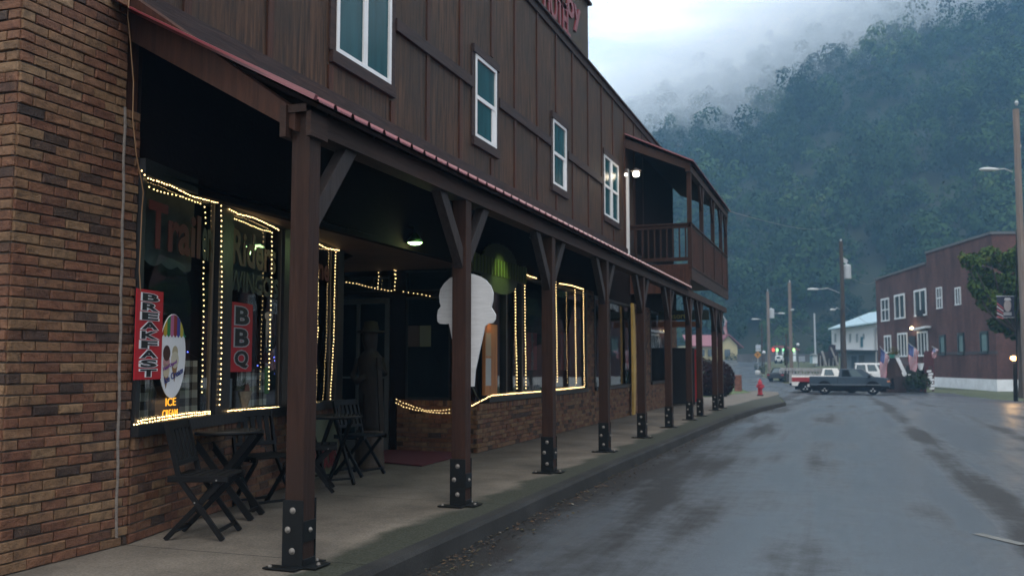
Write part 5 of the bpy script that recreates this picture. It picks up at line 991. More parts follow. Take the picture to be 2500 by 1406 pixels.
uS = fu(2270); uL = fu(2143); zR = fz(2430, 569); zR2 = fz(2270, 617); zL = fz(2268, 643); zL2 = fz(2143, 683); zF = fz(2282, 920)
def wallprism(u0, u1, za, zb, z0, o0, o1, m, name):
    a = Rc+FD*u0; b = Rc+FD*u1; return MB().prism([a+FN*o1+Vector((0, 0, z0)), b+FN*o1+Vector((0, 0, z0)), b+FN*o1+Vector((0, 0, zb)), a+FN*o1+Vector((0, 0, za))], FN*(o0-o1)).build(name, m, BB)
wallprism(0, uS, zR, zR2, zF, -9, 0, M_B3, 'brick_wall'); wallprism(uS, uL, zL, zL2, zF-.2, -9, -.02, M_B3, 'brick_wall')
wallprism(-.02, uS, zF, zF, zgB-.5, -9, .06, mat('white_foundation', (.74, .76, .78), .8, var=.12, scale=1.5, bump=.1), 'foundation'); wallprism(uS, uL, zF-.2, zF-.2, zgB-1, -8.9, -.05, M_B3, 'brick_wall')
cpm = MB(); A = Rc+FD*-.05+FN*.1; B = Rc+FD*uS+FN*.1; 
for u0, u1, za, zb in ((-.05, uS, zR, zR2), (uS, uL, zL, zL2)):
    a, b = Rc+FD*u0+FN*.12, Rc+FD*u1+FN*.12; cpm.prism([a+Vector((0, 0, za)), b+Vector((0, 0, zb)), b+Vector((0, 0, zb+.18)), a+Vector((0, 0, za+.18))], FN*-.6)
a = Rc+FN*.12+FD*-.1; cpm.prism([a+Vector((0, 0, zR)), a+FN*-9+Vector((0, 0, zR)), a+FN*-9+Vector((0, 0, zR+.18)), a+Vector((0, 0, zR+.18))], FD*.4)
cpm.build('coping', mat('grey_coping', (.10, .105, .11), .6), BB)
wallprism(-.01, uS, fz(2437, 866)+.3, fz(2282, 863)+.1, fz(2437, 866)+.06, -.1, .05, mat('dark_band', (.055, .04, .04), .8), 'string_course')
M_PANE = mat('dim_pane', (.05, .06, .065), .15, var=.3, scale=1.5, bump=0, spec=.7); M_PTEAL = mat('teal_pane', (.16, .24, .24), .2, var=.2, scale=1, bump=0); M_W2 = mat('white_paint', (.76, .78, .80), .6, var=.06, bump=0)
def bwin(x0, yt, x1, yb, n, sill=True, m=M_PANE, hbar=False, frame=M_W2, fw=.13):
    u0, u1 = fu(x0), fu(x1); xm = (x0+x1)/2; z1, z0 = fz(xm, yt), fz(xm, yb); a = Rc; f = MB(); P = lambda u, z, o: a+FD*u+FN*o+Vector((0, 0, z))
    def b_(ua, ub, za, zb, o=.10): f.obox(P(ua, za, .0), FD*(ub-ua), FN*o, (0, 0, zb-za))
    s = 1 if u1 > u0 else -1; b_(u0, u1, z1-fw*1.3, z1); b_(u0, u1, z0, z0+fw, .14); b_(u0, u0+s*fw, z0+fw, z1-fw*1.3); b_(u1-s*fw, u1, z0+fw, z1-fw*1.3)
    for k in range(1, n): uc = u0+(u1-u0)*k/n; b_(uc-s*fw*.45, uc+s*fw*.45, z0+fw, z1-fw*1.3, .085)
    if hbar: zm = (z0+z1)/2; b_(u0+s*fw, u1-s*fw, zm-.05, zm+.05, .08)
    o = f.build('window', frame, BB); MB().obox(P(u0+s*.04, z0+.04, -.02), FD*(u1-u0-s*.08), FN*.05, (0, 0, z1-z0-.08)).build('pane', m, o)
bwin(2157, 727, 2176, 784, 2, hbar=True); bwin(2190, 717, 2215, 778, 2); bwin(2239, 705, 2268, 771, 2); bwin(2294, 700, 2307, 753, 2, fw=.08, hbar=True); bwin(2340, 700, 2353, 744, 2, fw=.08)
bwin(2162, 818, 2178, 862, 2); bwin(2195, 812, 2218, 871, 3); bwin(2244, 808, 2268, 870, 3)
M_DT = mat('dark_teal_frame', (.02, .035, .035), .5, var=.1, bump=0)
for x0, yt, x1, yb in ((2297, 817, 2311, 867), (2342, 812, 2357, 866), (2397, 808, 2416, 863)): bwin(x0, yt, x1, yb, 1, m=M_PTEAL, frame=M_DT, fw=.16)
dxa = MB(); u0, u1 = fu(2221), fu(2237); dxa.obox(Rc+FD*u0+FN*.0+Vector((0, 0, fz(2229, 872))), FD*(u1-u0), FN*.06, (0, 0, fz(2229, 820)-fz(2229, 872))); dxa.build('door', flat('dark_doorway', (.012, .012, .016)), BB)
aw = MB(); u0, u1 = fu(2246), fu(2277); aw.prism([Rc+FD*u0+FN*.02+Vector((0, 0, fz(2250, 806))), Rc+FD*u1+FN*.02+Vector((0, 0, fz(2277, 800))), Rc+FD*u1+FN*.02+Vector((0, 0, fz(2277, 795))), Rc+FD*u0+FN*.02+Vector((0, 0, fz(2250, 801)))], FN*.5); aw.build('door_hood', M_W2, BB)
ac = fx(2247, 764, .25); MB().box((ac.x-.3, ac.y-.25, ac.z-.3), (ac.x+.3, ac.y+.25, ac.z+.25)).build('window_air_conditioner', M_SBLACK, BB)
bl_ = thing('wall_light', 'glowing warm light on the brick facade above the dark doorway', 'lamp', fx(2226, 801, .3)); c = fx(2226, 801, .3)
MB().lathe([(.04, -.12), (.13, -.06), (.15, 0), (.12, .08), (.03, .13)], c, 14).build('globe', mat('warm_globe', (.9, .8, .6), .4, var=0, bump=0, emit=(1, .78, .42), es=10), bl_, smooth=True); MB().tube([c-FN*.3, c], .03, 6).build('bracket', M_BLACK, bl_)
p_ = bpy.data.lights.new('wall_light_light', 'POINT'); p_.energy = 30; p_.color = (1, .72, .4); p_.shadow_soft_size = .15; q = bpy.data.objects.new('wall_light_light', p_); COL.objects.link(q); q.parent = bl_; q.location = FN*.25
# entrance stairs clad in brown boards with white rails
st = thing('entrance_stairs', 'brown boarded double stair with white handrails in front of the brick building', 'stairs', gp(2205, 955)); M_BRNB = wood('brown_cladding', (.06, .038, .034), (.10, .065, .058), stretch=(3, 3, .5), grey=(.06, .045, .042))
Ds = 62.
sx0 = lambda px, py, o=0: atD(px, py, Ds+o)
hv = Vector((ray(2100, 886).x, ray(2100, 886).y, 0)).normalized()
MB().prism([sx0(2150, 958), sx0(2152, 925), sx0(2168, 876), sx0(2180, 873), sx0(2184, 874), sx0(2205, 918), sx0(2212, 920), sx0(2212, 958)], hv*2.2).build('boarding', M_BRNB, st)
bs_ = MB()
for k in range(12): x = 2156+k*4.6; bs_.bar(sx0(x, 957, -.02), sx0(x, 930 if k < 2 else (885 if k < 7 else 918), -.02), .03, .02)
bs_.build('board_joints', flat('joint_dark', (.03, .02, .02)), st)
for k, (xa, ya, xb, yb) in enumerate(((2147, 917, 2166, 876), (2186, 873, 2207, 916))): MB().prism([sx0(xa, ya, -.1), sx0(xb, yb, -.1), sx0(xb+6, yb, -.1), sx0(xa+7, ya+2, -.1)] if k == 0 else [sx0(xa, ya, -.1), sx0(xb, yb, -.1), sx0(xb+8, yb-2, -.1), sx0(xa+9, ya-1, -.1)], hv*.12).build('handrail', M_W2, st)
MB().prism([sx0(2166, 868, -.1), sx0(2196, 866, -.1), sx0(2196, 873, -.1), sx0(2166, 875, -.1)], hv*.3).build('top_rail', flat('rail_grey', (.3, .32, .32)), st)
MB().prism([sx0(2205, 914, -.1), sx0(2224, 913, -.1), sx0(2224, 916, -.1), sx0(2207, 917, -.1)], hv*.3).build('landing', M_W2, st)
pk = MB()
for k in range(9): pk.bar(sx0(2198+k*3, 890, 1.5), sx0(2198+k*3, 873, 1.5), .05, .03)
pk.build('pickets', flat('picket_grey', (.13, .11, .12)), st)
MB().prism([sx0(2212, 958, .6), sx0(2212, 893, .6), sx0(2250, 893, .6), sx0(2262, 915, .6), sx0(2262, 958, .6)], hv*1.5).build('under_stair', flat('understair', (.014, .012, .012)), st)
rs_ = thing('red_stairs', 'dark red wooden stair beside the white foundation of the brick building', 'stairs', gp(2262, 957)); M_DRED = mat('dark_red_paint', (.07, .014, .018), .6, var=.2)
MB().prism([sx0(2252, 893, .3), sx0(2257, 857, .3), sx0(2280, 856, .3), sx0(2280, 893, .3)], hv*.1).build('landing_panel', M_DRED, rs_); MB().prism([sx0(2245, 955, .3), sx0(2262, 893, .3), sx0(2268, 893, .3), sx0(2252, 955, .3)], hv*.12).build('stringer', M_DRED, rs_)
for (x, y) in ((2258, 893), (2278, 893)): MB().bar(sx0(x, y, .35), sx0(x, 955, .35), .12, .12).build('post', M_DRED, rs_)
stp = MB()
for k in range(7): x = 2263+ (3 if k % 2 else 0)+k*1.2; y = 904+k*7; stp.prism([sx0(x, y, .1), sx0(x+11, y-1, .1), sx0(x+11, y+4, .1), sx0(x, y+5, .1)], hv*.5)
stp.build('white_risers', M_W2, rs_)
for k, (x, y, col) in enumerate(((2243, 870, (.03, .07, .03)), (2232, 905, (.015, .03, .014)))):
    pass
def shrub(px, py, D, r, label, stops, n=500, nm='shrub'):
    c = atD(px, py, D); t = thing(nm, label, 'plant', (c.x, c.y, g(c.y))); leafball('foliage', [(tuple(c), (r, r, r*.9)), (tuple(c+Vector((r*.5, 0, -r*.3))), (r*.7,)*3), (tuple(c+Vector((-r*.5, 0, -r*.4))), (r*.7,)*3)], leafmat(nm+str(px), stops), t, n, r*.14)
    return t
shrub(2238, 925, 61, .75, 'dark green shrub under the stair landing', [(0, (.01, .018, .01)), (1, (.03, .05, .02))])
shrub(2181, 857, 62.5, .35, 'yellow green potted plant on top of the brown stair', [(0, (.03, .04, .01)), (1, (.14, .12, .02))], 300)
MB().box((0, 0, 0), (0, 0, 0)) if False else None
pp = sx0(2178, 870, -.2); q = MB().lathe([(.14, 0), (.2, .22), (.21, .24)], pp-Vector((0, 0, .1)), 14).build('planter', flat('teal_pot', (.05, .22, .17))); tag(q, 'teal pot at the top of the brown stair rails', 'plant pot')
q = MB().lathe([(.10, 0), (.2, .42), (.22, .45)], atD(2248, 903, 60.5), 14).build('hanging_basket', M_W2); tag(q, 'white hanging pot in front of the dark red stair', 'plant pot')
# flags
def flag(label, foot, a_, b_, fly, D, n=14):
    """staff from the foot through a to b; the cloth's hoist runs a-b and the fly hangs by the pixel vector fly"""
    f0, a, b = atD(*foot, D), atD(*a_, D), atD(*b_, D); t = thing('flag', label, 'flag', f0, 'flags flying along the street'); d_ = (b-a).normalized(); st_ = MB().tube([f0, a-d_*.1, b+d_*.02] if (f0-a).length > .2 else [a-d_*.1, b], .02, 6); st_.build('staff', M_GALV, t)
    ln = atD(a_[0]+fly[0], a_[1]+fly[1], D)-a; Rr, Wh, Bl = MB(), MB(), MB()
    def P(u, v): return a+(b-a)*v*(1-.35*u)+ln*(u*(1-.12*v))+hv*(.09*math.sin(u*6+v*5))+RGT*(.05*math.sin(u*8+v*2)*u)
    for k in range(13):
        for j in range(n):
            u0, u1 = j/n, (j+1)/n; v0, v1 = k/13, (k+1)/13; mb = Bl if (u0 < .4 and k < 7) else (Rr if k % 2 == 0 else Wh); mb.quad(P(u0, v0), P(u1, v0), P(u1, v1), P(u0, v1))
    Rr.build('red_stripes', flat('flag_red', (.36, .05, .07), .8), t, recalc=False); Wh.build('white_stripes', flat('flag_white', (.46, .46, .50), .8), t, recalc=False); Bl.build('canton', flat('flag_blue', (.025, .055, .20), .8), t, recalc=False)
    sm = MB()
    for k in range(5):
        for j in range(5): q = P(.05+j*.075, .06+k*.10); s_ = .02; sm.quad(q-hv*.02-RGT*s_, q-hv*.02-Vector((0, 0, s_)), q-hv*.02+RGT*s_, q-hv*.02+Vector((0, 0, s_)))
    sm.build('stars', flat('flag_white', (.46, .46, .50)), t, recalc=False)
flag('striped flag hanging from a staff above the middle of the brown stair', (2212, 834), (2217, 836), (2243, 857), (3, 66), 60.5)
flag('striped flag hanging beside the white wagon at the left stair rail', (2148, 845), (2150, 848), (2170, 870), (-2, 76), 60)
flag('small flag hanging at the dark red stair landing', (2276, 846), (2278, 847), (2291, 854), (-4, 26), 61.5)
# ------------------------------------------------------------------ vehicles
M_TYRE = mat('tyre', (.008, .008, .008), .9, var=.2, bump=.1, spec=.08); M_RIM = mat('alloy_rim', (.62, .62, .62), .35, var=.1, bump=0, metal=.6); M_CGL = mat('car_glass', (.045, .075, .085), .06, var=0, bump=0, spec=.9); M_CBLK = mat('car_black', (.006, .006, .007), .6, var=.1, bump=0, spec=.1)
def wheel(parent, x, y, r, w, side):
    ax = Vector((0, side, 0)); o = MB().lathe([(r*.62, 0), (r*.9, -.0), (r, .04), (r, w-.04), (r*.9, w), (r*.62, w-.02)], (x, y-side*w, r), 22, ax).build('wheel', M_TYRE, parent, smooth=False)
    rm_ = MB(); rm_.lathe([(r*.62, w-.03), (r*.56, w-.015), (r*.52, w-.04)], (x, y-side*w, r), 22, ax); rm_.lathe([(r*.14, w-.04), (r*.12, w-.005)], (x, y-side*w, r), 10, ax)
    for k in range(5): a = 2*math.pi*k/5+.3; rm_.bar((x+r*.1*math.cos(a), y-side*.025, r+r*.1*math.sin(a)), (x+r*.55*math.cos(a), y-side*.025, r+r*.55*math.sin(a)), .03, r*.17, (-math.sin(a), 0, math.cos(a)))
    rm_.build('rim', M_RIM, o)
def vehicle(name, label, cat, px, py, D, z, ang, body, W_, paint, parts, wheels, r=.36):
    t = thing(name, label, cat, (0, 0, 0)); hw = W_/2
    MB().prism([(x, -hw, zz) for x, zz in body], (0, W_, 0)).build('body', paint, t, bevel=.035)
    parts(t, hw)
    for x in wheels:
        for s in (-1, 1): wheel(t, x, s*(hw+.01), r, .24, s)
        for s in (-1, 1):
            ar = MB(); pts = [(x+(r+.09)*math.cos(a), s*(hw+.004), r+(r+.09)*math.sin(a)) for a in [math.pi*k/12 for k in range(13)]]; ar.prism(pts+[(x-r-.09, s*(hw+.004), r*.75), (x+r+.09, s*(hw+.004), r*.75)], (0, -s*.03, 0)); ar.build('wheel_arch', M_CBLK, t)
    c = atD(px, py, D); t.location = (c.x, c.y, z); t.rotation_euler = (0, 0, ang); return t
def slab(pts, y0, y1): return MB().prism([(x, y0, z) for x, z in pts], (0, y1-y0, 0))
def cabin(t, pts_b, hw, z0, z1, inset, paint, glassm=M_CGL):
    """greenhouse: outline bottom/top x pairs (b0,b1,t0,t1)"""
    b0, b1, t0, t1 = pts_b; i = inset
    v = [(b0, -hw, z0), (b1, -hw, z0), (b1, hw, z0), (b0, hw, z0), (t0, -hw+i, z1), (t1, -hw+i, z1), (t1, hw-i, z1), (t0, hw-i, z1)]; MB().hexa(v).build('cab', paint, t, bevel=.03)
    def lerp(a, b, f): return tuple(a[k]+(b[k]-a[k])*f for k in range(3))
    return v
def sidewin(t, v, f0, f1, g0, g1, side, m=M_CGL, name='side_window'):
    # quad on the cab side between fractions f along length and g up
    a, b, c, d = (v[0], v[1], v[5], v[4]) if side < 0 else (v[3], v[2], v[6], v[7])
    P = lambda f, g_: Vector(a)*(1-f)*(1-g_)+Vector(b)*f*(1-g_)+Vector(c)*f*g_+Vector(d)*(1-f)*g_
    MB().prism([P(f0, g0), P(f1, g0), P(f1, g1), P(f0, g1)], (0, side*.012, 0)).build(name, m, t)
def endwin(t, v, front, m=M_CGL, mg=.1):
    a, b, c, d = (v[1], v[2], v[6], v[5]) if front else (v[0], v[3], v[7], v[4]); P = lambda f, g_: Vector(a)*(1-f)*(1-g_)+Vector(b)*f*(1-g_)+Vector(c)*f*g_+Vector(d)*(1-f)*g_
    MB().prism([P(mg, .1), P(1-mg, .1), P(1-mg, .9), P(mg, .9)], ((.012 if front else -.012), 0, 0)).build('windscreen' if front else 'rear_window', m, t)
YAW = R(-1)                    # vehicles stand side-on to the line of sight, across the street
M_SLATE = mat('slate_blue_paint', (.036, .055, .075), .35, var=.05, bump=0, coat=.1, spec=.25)
def p1(t, hw):
    v = cabin(t, (-.62, 1.58, -.50, .80), hw-.04, 1.08, 1.62, .13, M_SLATE)
    for s in (-1, 1):
        sidewin(t, v, .10, .36, .10, .88, s, mat('dark_side_glass', (.004, .008, .011), .2, var=0, bump=0, spec=.12)); sidewin(t, v, .40, .70, .10, .88, s, mat('teal_side_glass', (.085, .12, .13), .2, var=0, bump=0, spec=.2))
        MB().box((-2.3, s*(hw+.004), .40), (2.35, s*(hw+.012), .56)).build('sill', M_CBLK, t)
        MB().box((-2.3, s*(hw+.005), .60), (1.9, s*(hw+.018), .66)).build('side_moulding', flat('moulding', (.10, .12, .14)), t)
        MB().box((-.66, s*(hw+.003), .45), (-.64, s*(hw+.008), 1.08)).build('panel_gap', M_CBLK, t); MB().box((1.15, s*(hw+.02), 1.05), (1.30, s*(hw+.2), 1.22)).build('mirror', M_CBLK, t)
        MB().box((2.26, s*(hw-.25), .80), (2.42, s*(hw+.01), .90)).build('headlight', flat('amber_lens', (.55, .2, .1)), t)
    endwin(t, v, True); endwin(t, v, False); MB().box((-2.2, -hw+.12, .20), (2.2, hw-.12, .52)).build('underbody_shade', M_CBLK, t)  # near-black block stands for undercarriage and the shadow between the wheels
    MB().box((-2.32, -hw+.07, 1.10), (-.66, hw-.07, 1.105)).build('bed_floor', M_CBLK, t)
    MB().box((2.38, -hw+.02, .36), (2.66, hw-.02, .66)).build('bumper', M_CBLK, t); gb = MB()
    for z in (.66, .82, 1.0): gb.tube([(2.62, -hw+.10, z), (2.62, hw-.10, z)], .05, 6)
    for y in (-hw+.12, hw-.12, 0): gb.tube([(2.64, y, .5), (2.58, y, 1.02)], .055, 6)
    gb.build('bull_bar', M_CBLK, t); MB().box((2.30, -hw+.1, .55), (2.46, hw-.1, .95)).build('grille', M_CBLK, t); MB().box((-2.50, -hw+.1, .46), (-2.36, hw-.1, .62)).build('rear_bumper', M_RIM, t)
body1 = [(-2.36, .50), (-2.36, 1.13), (-.64, 1.13), (-.6, 1.11), (1.6, 1.12), (2.15, 1.07), (2.38, 1.0), (2.44, .82), (2.42, .45), (2.1, .38), (-2.1, .42)]
D1 = 59.; z1_ = atD(2080, 962, D1).z
vehicle('pickup_truck', 'slate blue extended cab pickup parked side-on across the street', 'pickup truck', 2073, 962, D1, z1_, YAW, body1, 1.74, M_SLATE, p1, (-1.45, 1.42), .39)
M_CREAM = mat('cream_paint', (.72, .70, .66), .35, var=.06, bump=0); M_TRED = mat('truck_red', (.30, .02, .025), .35, var=.1, bump=0)
def p2(t, hw):
    for s in (-1, 1):
        MB().box((-2.28, s*hw, .74), (2.3, s*(hw+.012), 1.03)).build('red_band', M_TRED, t)
    v = cabin(t, (-.42, 1.0, -.26, .62), hw-.04, 1.14, 1.64, .14, M_CREAM)
    for s in (-1, 1): sidewin(t, v, .14, .62, .06, .84, s)
    endwin(t, v, True); endwin(t, v, False); MB().box((-2.1, -hw+.12, .22), (2.2, hw-.12, .54)).build('underbody_shade', M_CBLK, t); MB().box((-2.25, -hw+.08, 1.145), (-.45, hw-.08, 1.152)).build('bed_floor', M_CBLK, t)  # dark block between the wheels: chassis together with the shadow beneath
    MB().box((-2.46, -hw+.1, .50), (-2.3, hw-.1, .62)).build('rear_bumper', M_CBLK, t)
body2 = [(-2.3, .52), (-2.3, 1.15), (1.0, 1.15), (2.3, 1.08), (2.4, .92), (2.4, .5), (2.1, .44), (-2.2, .44)]
D2 = 62.5; z2_ = atD(1968, 958, D2).z
vehicle('pickup_truck', 'red and cream pickup with a white cab, half hidden behind the slate blue one', 'pickup truck', 2022, 958, D2, z2_, YAW, body2, 1.85, M_CREAM, p2, (-1.42, 1.5), .40)
M_WHT = mat('white_car_paint', (.78, .78, .78), .3, var=.04, bump=0)
def p3(t, hw):
    v = cabin(t, (-2.2, 1.15, -2.05, .45), hw-.02, 1.08, 1.82, .10, M_WHT)
    for s in (-1, 1): sidewin(t, v, .03, .26, .14, .82, s); sidewin(t, v, .31, .52, .14, .82, s); sidewin(t, v, .58, .84, .14, .82, s)
    endwin(t, v, True); endwin(t, v, False)
    for s in (-1, 1): MB().box((.65, s*(hw+.0), 1.05), (.8, s*(hw+.18), 1.2)).build('mirror', M_CBLK, t); MB().box((-1.1, s*(hw+.002), .95), (-.95, s*(hw+.015), 1.0)).build('door_handle', M_CBLK, t); MB().box((2.2, s*(hw-.25), .8), (2.33, s*(hw+.01), .95)).build('headlight', M_RIM, t)
body3 = [(-2.35, .45), (-2.35, 1.0), (-2.2, 1.1), (1.15, 1.1), (2.25, 1.0), (2.35, .85), (2.35, .45), (2.0, .38), (-2.0, .38)]
D3 = 72.; zz = atD(2140, 943, D3).z
vehicle('estate_car', 'white four-wheel-drive wagon parked behind the slate pickup beside the stair', 'car', 2158, 943, D3, zz, YAW+R(4), body3, 1.85, M_WHT, p3, (-1.5, 1.45))
def p4(t, hw):
    v = cabin(t, (-1.4, 1.2, -.9, .5), hw-.03, .85, 1.38, .16, M_CBLK)
    for s in (-1, 1): sidewin(t, v, .12, .45, .15, .85, s); sidewin(t, v, .5, .85, .15, .85, s)
    endwin(t, v, True); endwin(t, v, False)
    for s in (-1, 1): MB().box((-2.13, s*(hw-.3), .62), (-2.09, s*(hw-.02), .76)).build('tail_light', flat('tail_red', (.25, .01, .01)), t)
body4 = [(-2.1, .35), (-2.12, .85), (1.2, .88), (2.0, .74), (2.1, .6), (2.1, .32)]
c4_ = atD(1912, 925, 84); vehicle('parked_car', 'dark saloon parked on the grass behind the pale pole', 'car', 1913, 923, 92, g(92)+.05, R(72), body4, 1.75, mat('near_black_paint', (.018, .02, .028), .25, var=0, bump=0, coat=.5), p4, (-1.35, 1.3), .31)
# ------------------------------------------------------------------ far buildings
def box_house(name, label, D, x0, x1, yb, ye, ridge_y, side, wallm, roofm, depth=7., over=.4, zb=None, ang=0.):
    """front wall spans pixel columns x0..x1 at depth D; eave at row ye, ridge at row ridge_y"""
    a, b = atD(x0, yb, D), atD(x1, yb, D); a.z = b.z = min(a.z, b.z) if zb is None else zb; ze = atD((x0+x1)/2, ye, D).z; zr = atD((x0+x1)/2, ridge_y, D).z; rt_ = (b-a); rt_.z = 0; ur = rt_.normalized(); back = Vector((-ur.y, ur.x, 0))
    t = thing(name, label, 'house', a); return t, a, b, ze, zr, ur, back
# yellow cottage with red roof
t, a, b, ze, zr, ur, bk2 = box_house('yellow_cottage', 'small yellow cottage with a red metal roof beyond the last posts', 150., 1757, 1801, 884, 843, 819, 0, None, None)
M_YEL = mat('yellow_boards', (.45, .38, .20), .8, var=.08, scale=1, bump=0); M_FRED = mat('faded_red_roof', (.24, .07, .08), .5, var=.1, bump=0)
gz = a.z-.6; mid = (a+b)/2; mid.z = zr; MB().prism([Vector((a.x, a.y, gz)), Vector((b.x, b.y, gz)), Vector((b.x, b.y, ze)), mid, Vector((a.x, a.y, ze))], bk2*9).build('wall', M_YEL, t)
ext = a-ur*5.2; MB().prism([Vector((ext.x, ext.y, gz))-bk2*.0, Vector((a.x, a.y, gz)), Vector((a.x, a.y, ze)), Vector((ext.x, ext.y, ze))], bk2*8.8).build('wing_wall', M_YEL, t)
ro = MB(); ov = .9
for s, e_ in ((-1, a), (1, b)): 
    E_v = Vector((e_.x, e_.y, ze))+ur*s*ov-Vector((0, 0, ov*.5)); ro.prism([mid-bk2*.5+Vector((0, 0, .1)), E_v-bk2*.5, E_v-bk2*.5+Vector((0, 0, .16)), mid-bk2*.5+Vector((0, 0, .28))], bk2*10)
wg = Vector((ext.x, ext.y, ze)); ro.prism([wg-bk2*.6-Vector((0, 0, .2)), Vector((a.x, a.y, ze-.2))-bk2*.6, Vector((a.x, a.y, ze+1.7))+bk2*4.4, wg+bk2*4.4+Vector((0, 0, 1.7))], Vector((0, 0, .15)))
ro.build('roof', M_FRED, t)
for px, w_ in ((1776, .9), (1733, .6), (1716, .6)): c = atD(px, 862, 149.8); MB().box((c.x-w_/2, c.y-.1, c.z-.5), (c.x+w_/2, c.y+.05, c.z+.6)).build('window', M_PANE, t)
shrub(1786, 875, 148, 1.1, 'dark round shrub in front of the yellow cottage', [(0, (.012, .02, .012)), (1, (.03, .05, .025))], 300)
# stall with red roof and neon signs
sh = thing('roadside_shop', 'low roadside shop with a red roof and glowing red and green signs', 'shop', atD(1912, 885, 140)); Dn = 140
def nq(x0, y0, x1, y1, o=0., d=.2, w=None): return MB().prism([atD(x0, y0, Dn+o), atD(x1, y0, Dn+o), atD(x1, y1, Dn+o), atD(x0, y1, Dn+o)], hv*d)
nq(1880, 850, 1944, 886, .5, 4).build('wall', mat('shop_grey', (.16, .16, .17), .8), sh); MB().prism([atD(1875, 853, Dn), atD(1892, 843, Dn), atD(1912, 844, Dn), atD(1930, 847, Dn), atD(1948, 850, Dn), atD(1948, 855, Dn), atD(1912, 850, Dn), atD(1893, 848, Dn), atD(1877, 856, Dn)], hv*5).build('roof', M_FRED, sh)
nq(1894, 850, 1899, 872, -.1).build('pillar', M_W2, sh); nq(1909, 850, 1914, 874, -.1).build('pillar', M_W2, sh); nq(1936, 856, 1943, 886, -.1).build('pillar', M_W2, sh)
for px, w_, c in ((1888, 3, (1, .08, .05)), (1897.5, 2.6, (.35, 1, .3)), (1914.5, 2.6, (.2, 1, .4)), (1932.5, 3.4, (.25, 1, .35)), (1938, 3, (.45, 1, .35))):
    pts = [atD(px+w_*math.cos(2*math.pi*k/14), 854+4*math.sin(2*math.pi*k/14), Dn-.3) for k in range(14)]; MB().prism(pts, hv*.1).build('neon_sign', mat('neon_%d' % int(px), c, .4, var=0, bump=0, emit=c, es=1.9), sh)
van = thing('white_van', 'small white van parked before the red-roofed shop', 'van', atD(1901, 884, 134)); 
MB().prism([atD(1892, 882, 134), atD(1892, 871, 134), atD(1894, 868, 134), atD(1908, 868, 134), atD(1909, 872, 134), atD(1909, 882, 134)], hv*4).build('body', M_WHT, van, bevel=.1); MB().prism([atD(1896, 874, 133.9), atD(1905, 874, 133.9), atD(1905, 870, 133.9), atD(1896, 870, 133.9)], hv*.05).build('window', M_CGL, van)
for px in (1894, 1907): MB().lathe([(.32, -.1), (.34, 0), (.32, .1)], atD(px, 882, 134.2), 14, RGT).build('wheel', M_TYRE, van)
def plain(name, label, cat, pts, D, d, m, extra=None):
    t = thing(name, label, cat, atD(*pts[0], D)); MB().prism([atD(x, y, D) for x, y in pts], hv*d).build('panel', m, t); return t
t = plain('notice_board', 'pale notice board behind the bridge rail', 'board', [(1948, 883), (1948, 870), (1965, 869), (1965, 882)], 120, .1, mat('board_pale', (.3, .32, .36), .7)); 
for px in (1950, 1963): MB().tube([atD(px, 883, 120), atD(px, 888, 120)], .06, 6).build('leg', M_POLED, t)
t = plain('garden_shed', 'small white and blue shed behind the bridge rail', 'shed', [(1977, 887), (1977, 866), (1984, 864), (1995, 866), (1995, 887)], 122, 3, M_W2); MB().prism([atD(1977, 887, 121.9), atD(1977, 867, 121.9), atD(1984, 867, 121.9), atD(1984, 887, 121.9)], hv*.05).build('door', flat('pale_blue', (.22, .34, .38)), t); MB().prism([atD(1975, 868, 121.7), atD(1985, 862, 121.7), atD(1997, 866, 121.7), atD(1997, 868, 121.7), atD(1985, 864.5, 121.7)], hv*3.5).build('roof', M_GALV, t)
fw = MB()
for k in range(34):
    px = 1800+k*5.4
    if px < 1880 or px > 1943: fw.prism([atD(px, 884, 128), atD(px+4.9, 884, 128), atD(px+4.9, 864, 128), atD(px, 864, 128)], hv*.05)
fw.bar(atD(1799, 867, 128.2), atD(1985, 867, 128.2), .1, .1); tag(fw.build('board_fence', mat('grey_fence', (.10, .10, .105), .85, var=.3, scale=.5)), 'long weathered grey board fence below the hill', 'fence')
# grey wooden deck stair
dk = thing('grey_deck', 'weathered grey wooden deck stair between the shed and the dark pole', 'stairs', atD(2020, 895, 96)); M_GRW = mat('grey_timber', (.36, .35, .35), .85, var=.25, scale=2)
q = MB().prism([atD(1996, 893, 97), atD(1996, 862, 97), atD(2030, 856, 97), atD(2047, 858, 97), atD(2047, 893, 97)], hv*1.5).build('deck_wall', mat('deck_dark', (.06, .058, .06), .9, var=.4, scale=1.5), dk)
for (xa, ya, xb, yb) in ((2007, 857, 2017, 892), (2028, 848, 2046, 893)): MB().bar(atD(xa, ya, 96), atD(xb, yb, 96), .14, .30, FWD).build('stringer', M_GRW, dk)
for px in (2003, 2012, 2024, 2034, 2042): MB().tube([atD(px, 868, 96.4), atD(px, 894, 96.4)], .07, 6).build('post', M_GRW, dk)
MB().prism([atD(2022, 875, 96), atD(2040, 872, 96), atD(2040, 842, 96), atD(2027, 840, 96), atD(2022, 850, 96)], hv*.2).build('dark_sign', flat('deck_sign', (.035, .03, .045)), dk)
# bridge rail
brl = thing('bridge_rail', 'pale concrete and timber rail running behind the pickups', 'railing', atD(1975, 930, 78)); rl = MB()
for y in (902, 906): rl.bar(atD(1905, y-3, 78), atD(2100, y, 78), .08, .10)
rl.build('top_rails', M_GRW, brl); rl = MB()
for y in (915, 924): rl.bar(atD(1932, y, 78), atD(2005, y+1, 78), .06, .22)
rl.build('lower_rails', M_GRW, brl); rl = MB()
for k in range(24): px = 1906+k*8; rl.bar(atD(px, 901, 78.1), atD(px, 911 if k < 3 or k % 3 else 936, 78.1), .10 if k % 3 else .2, .12)
rl.build('posts', M_GRW, brl)
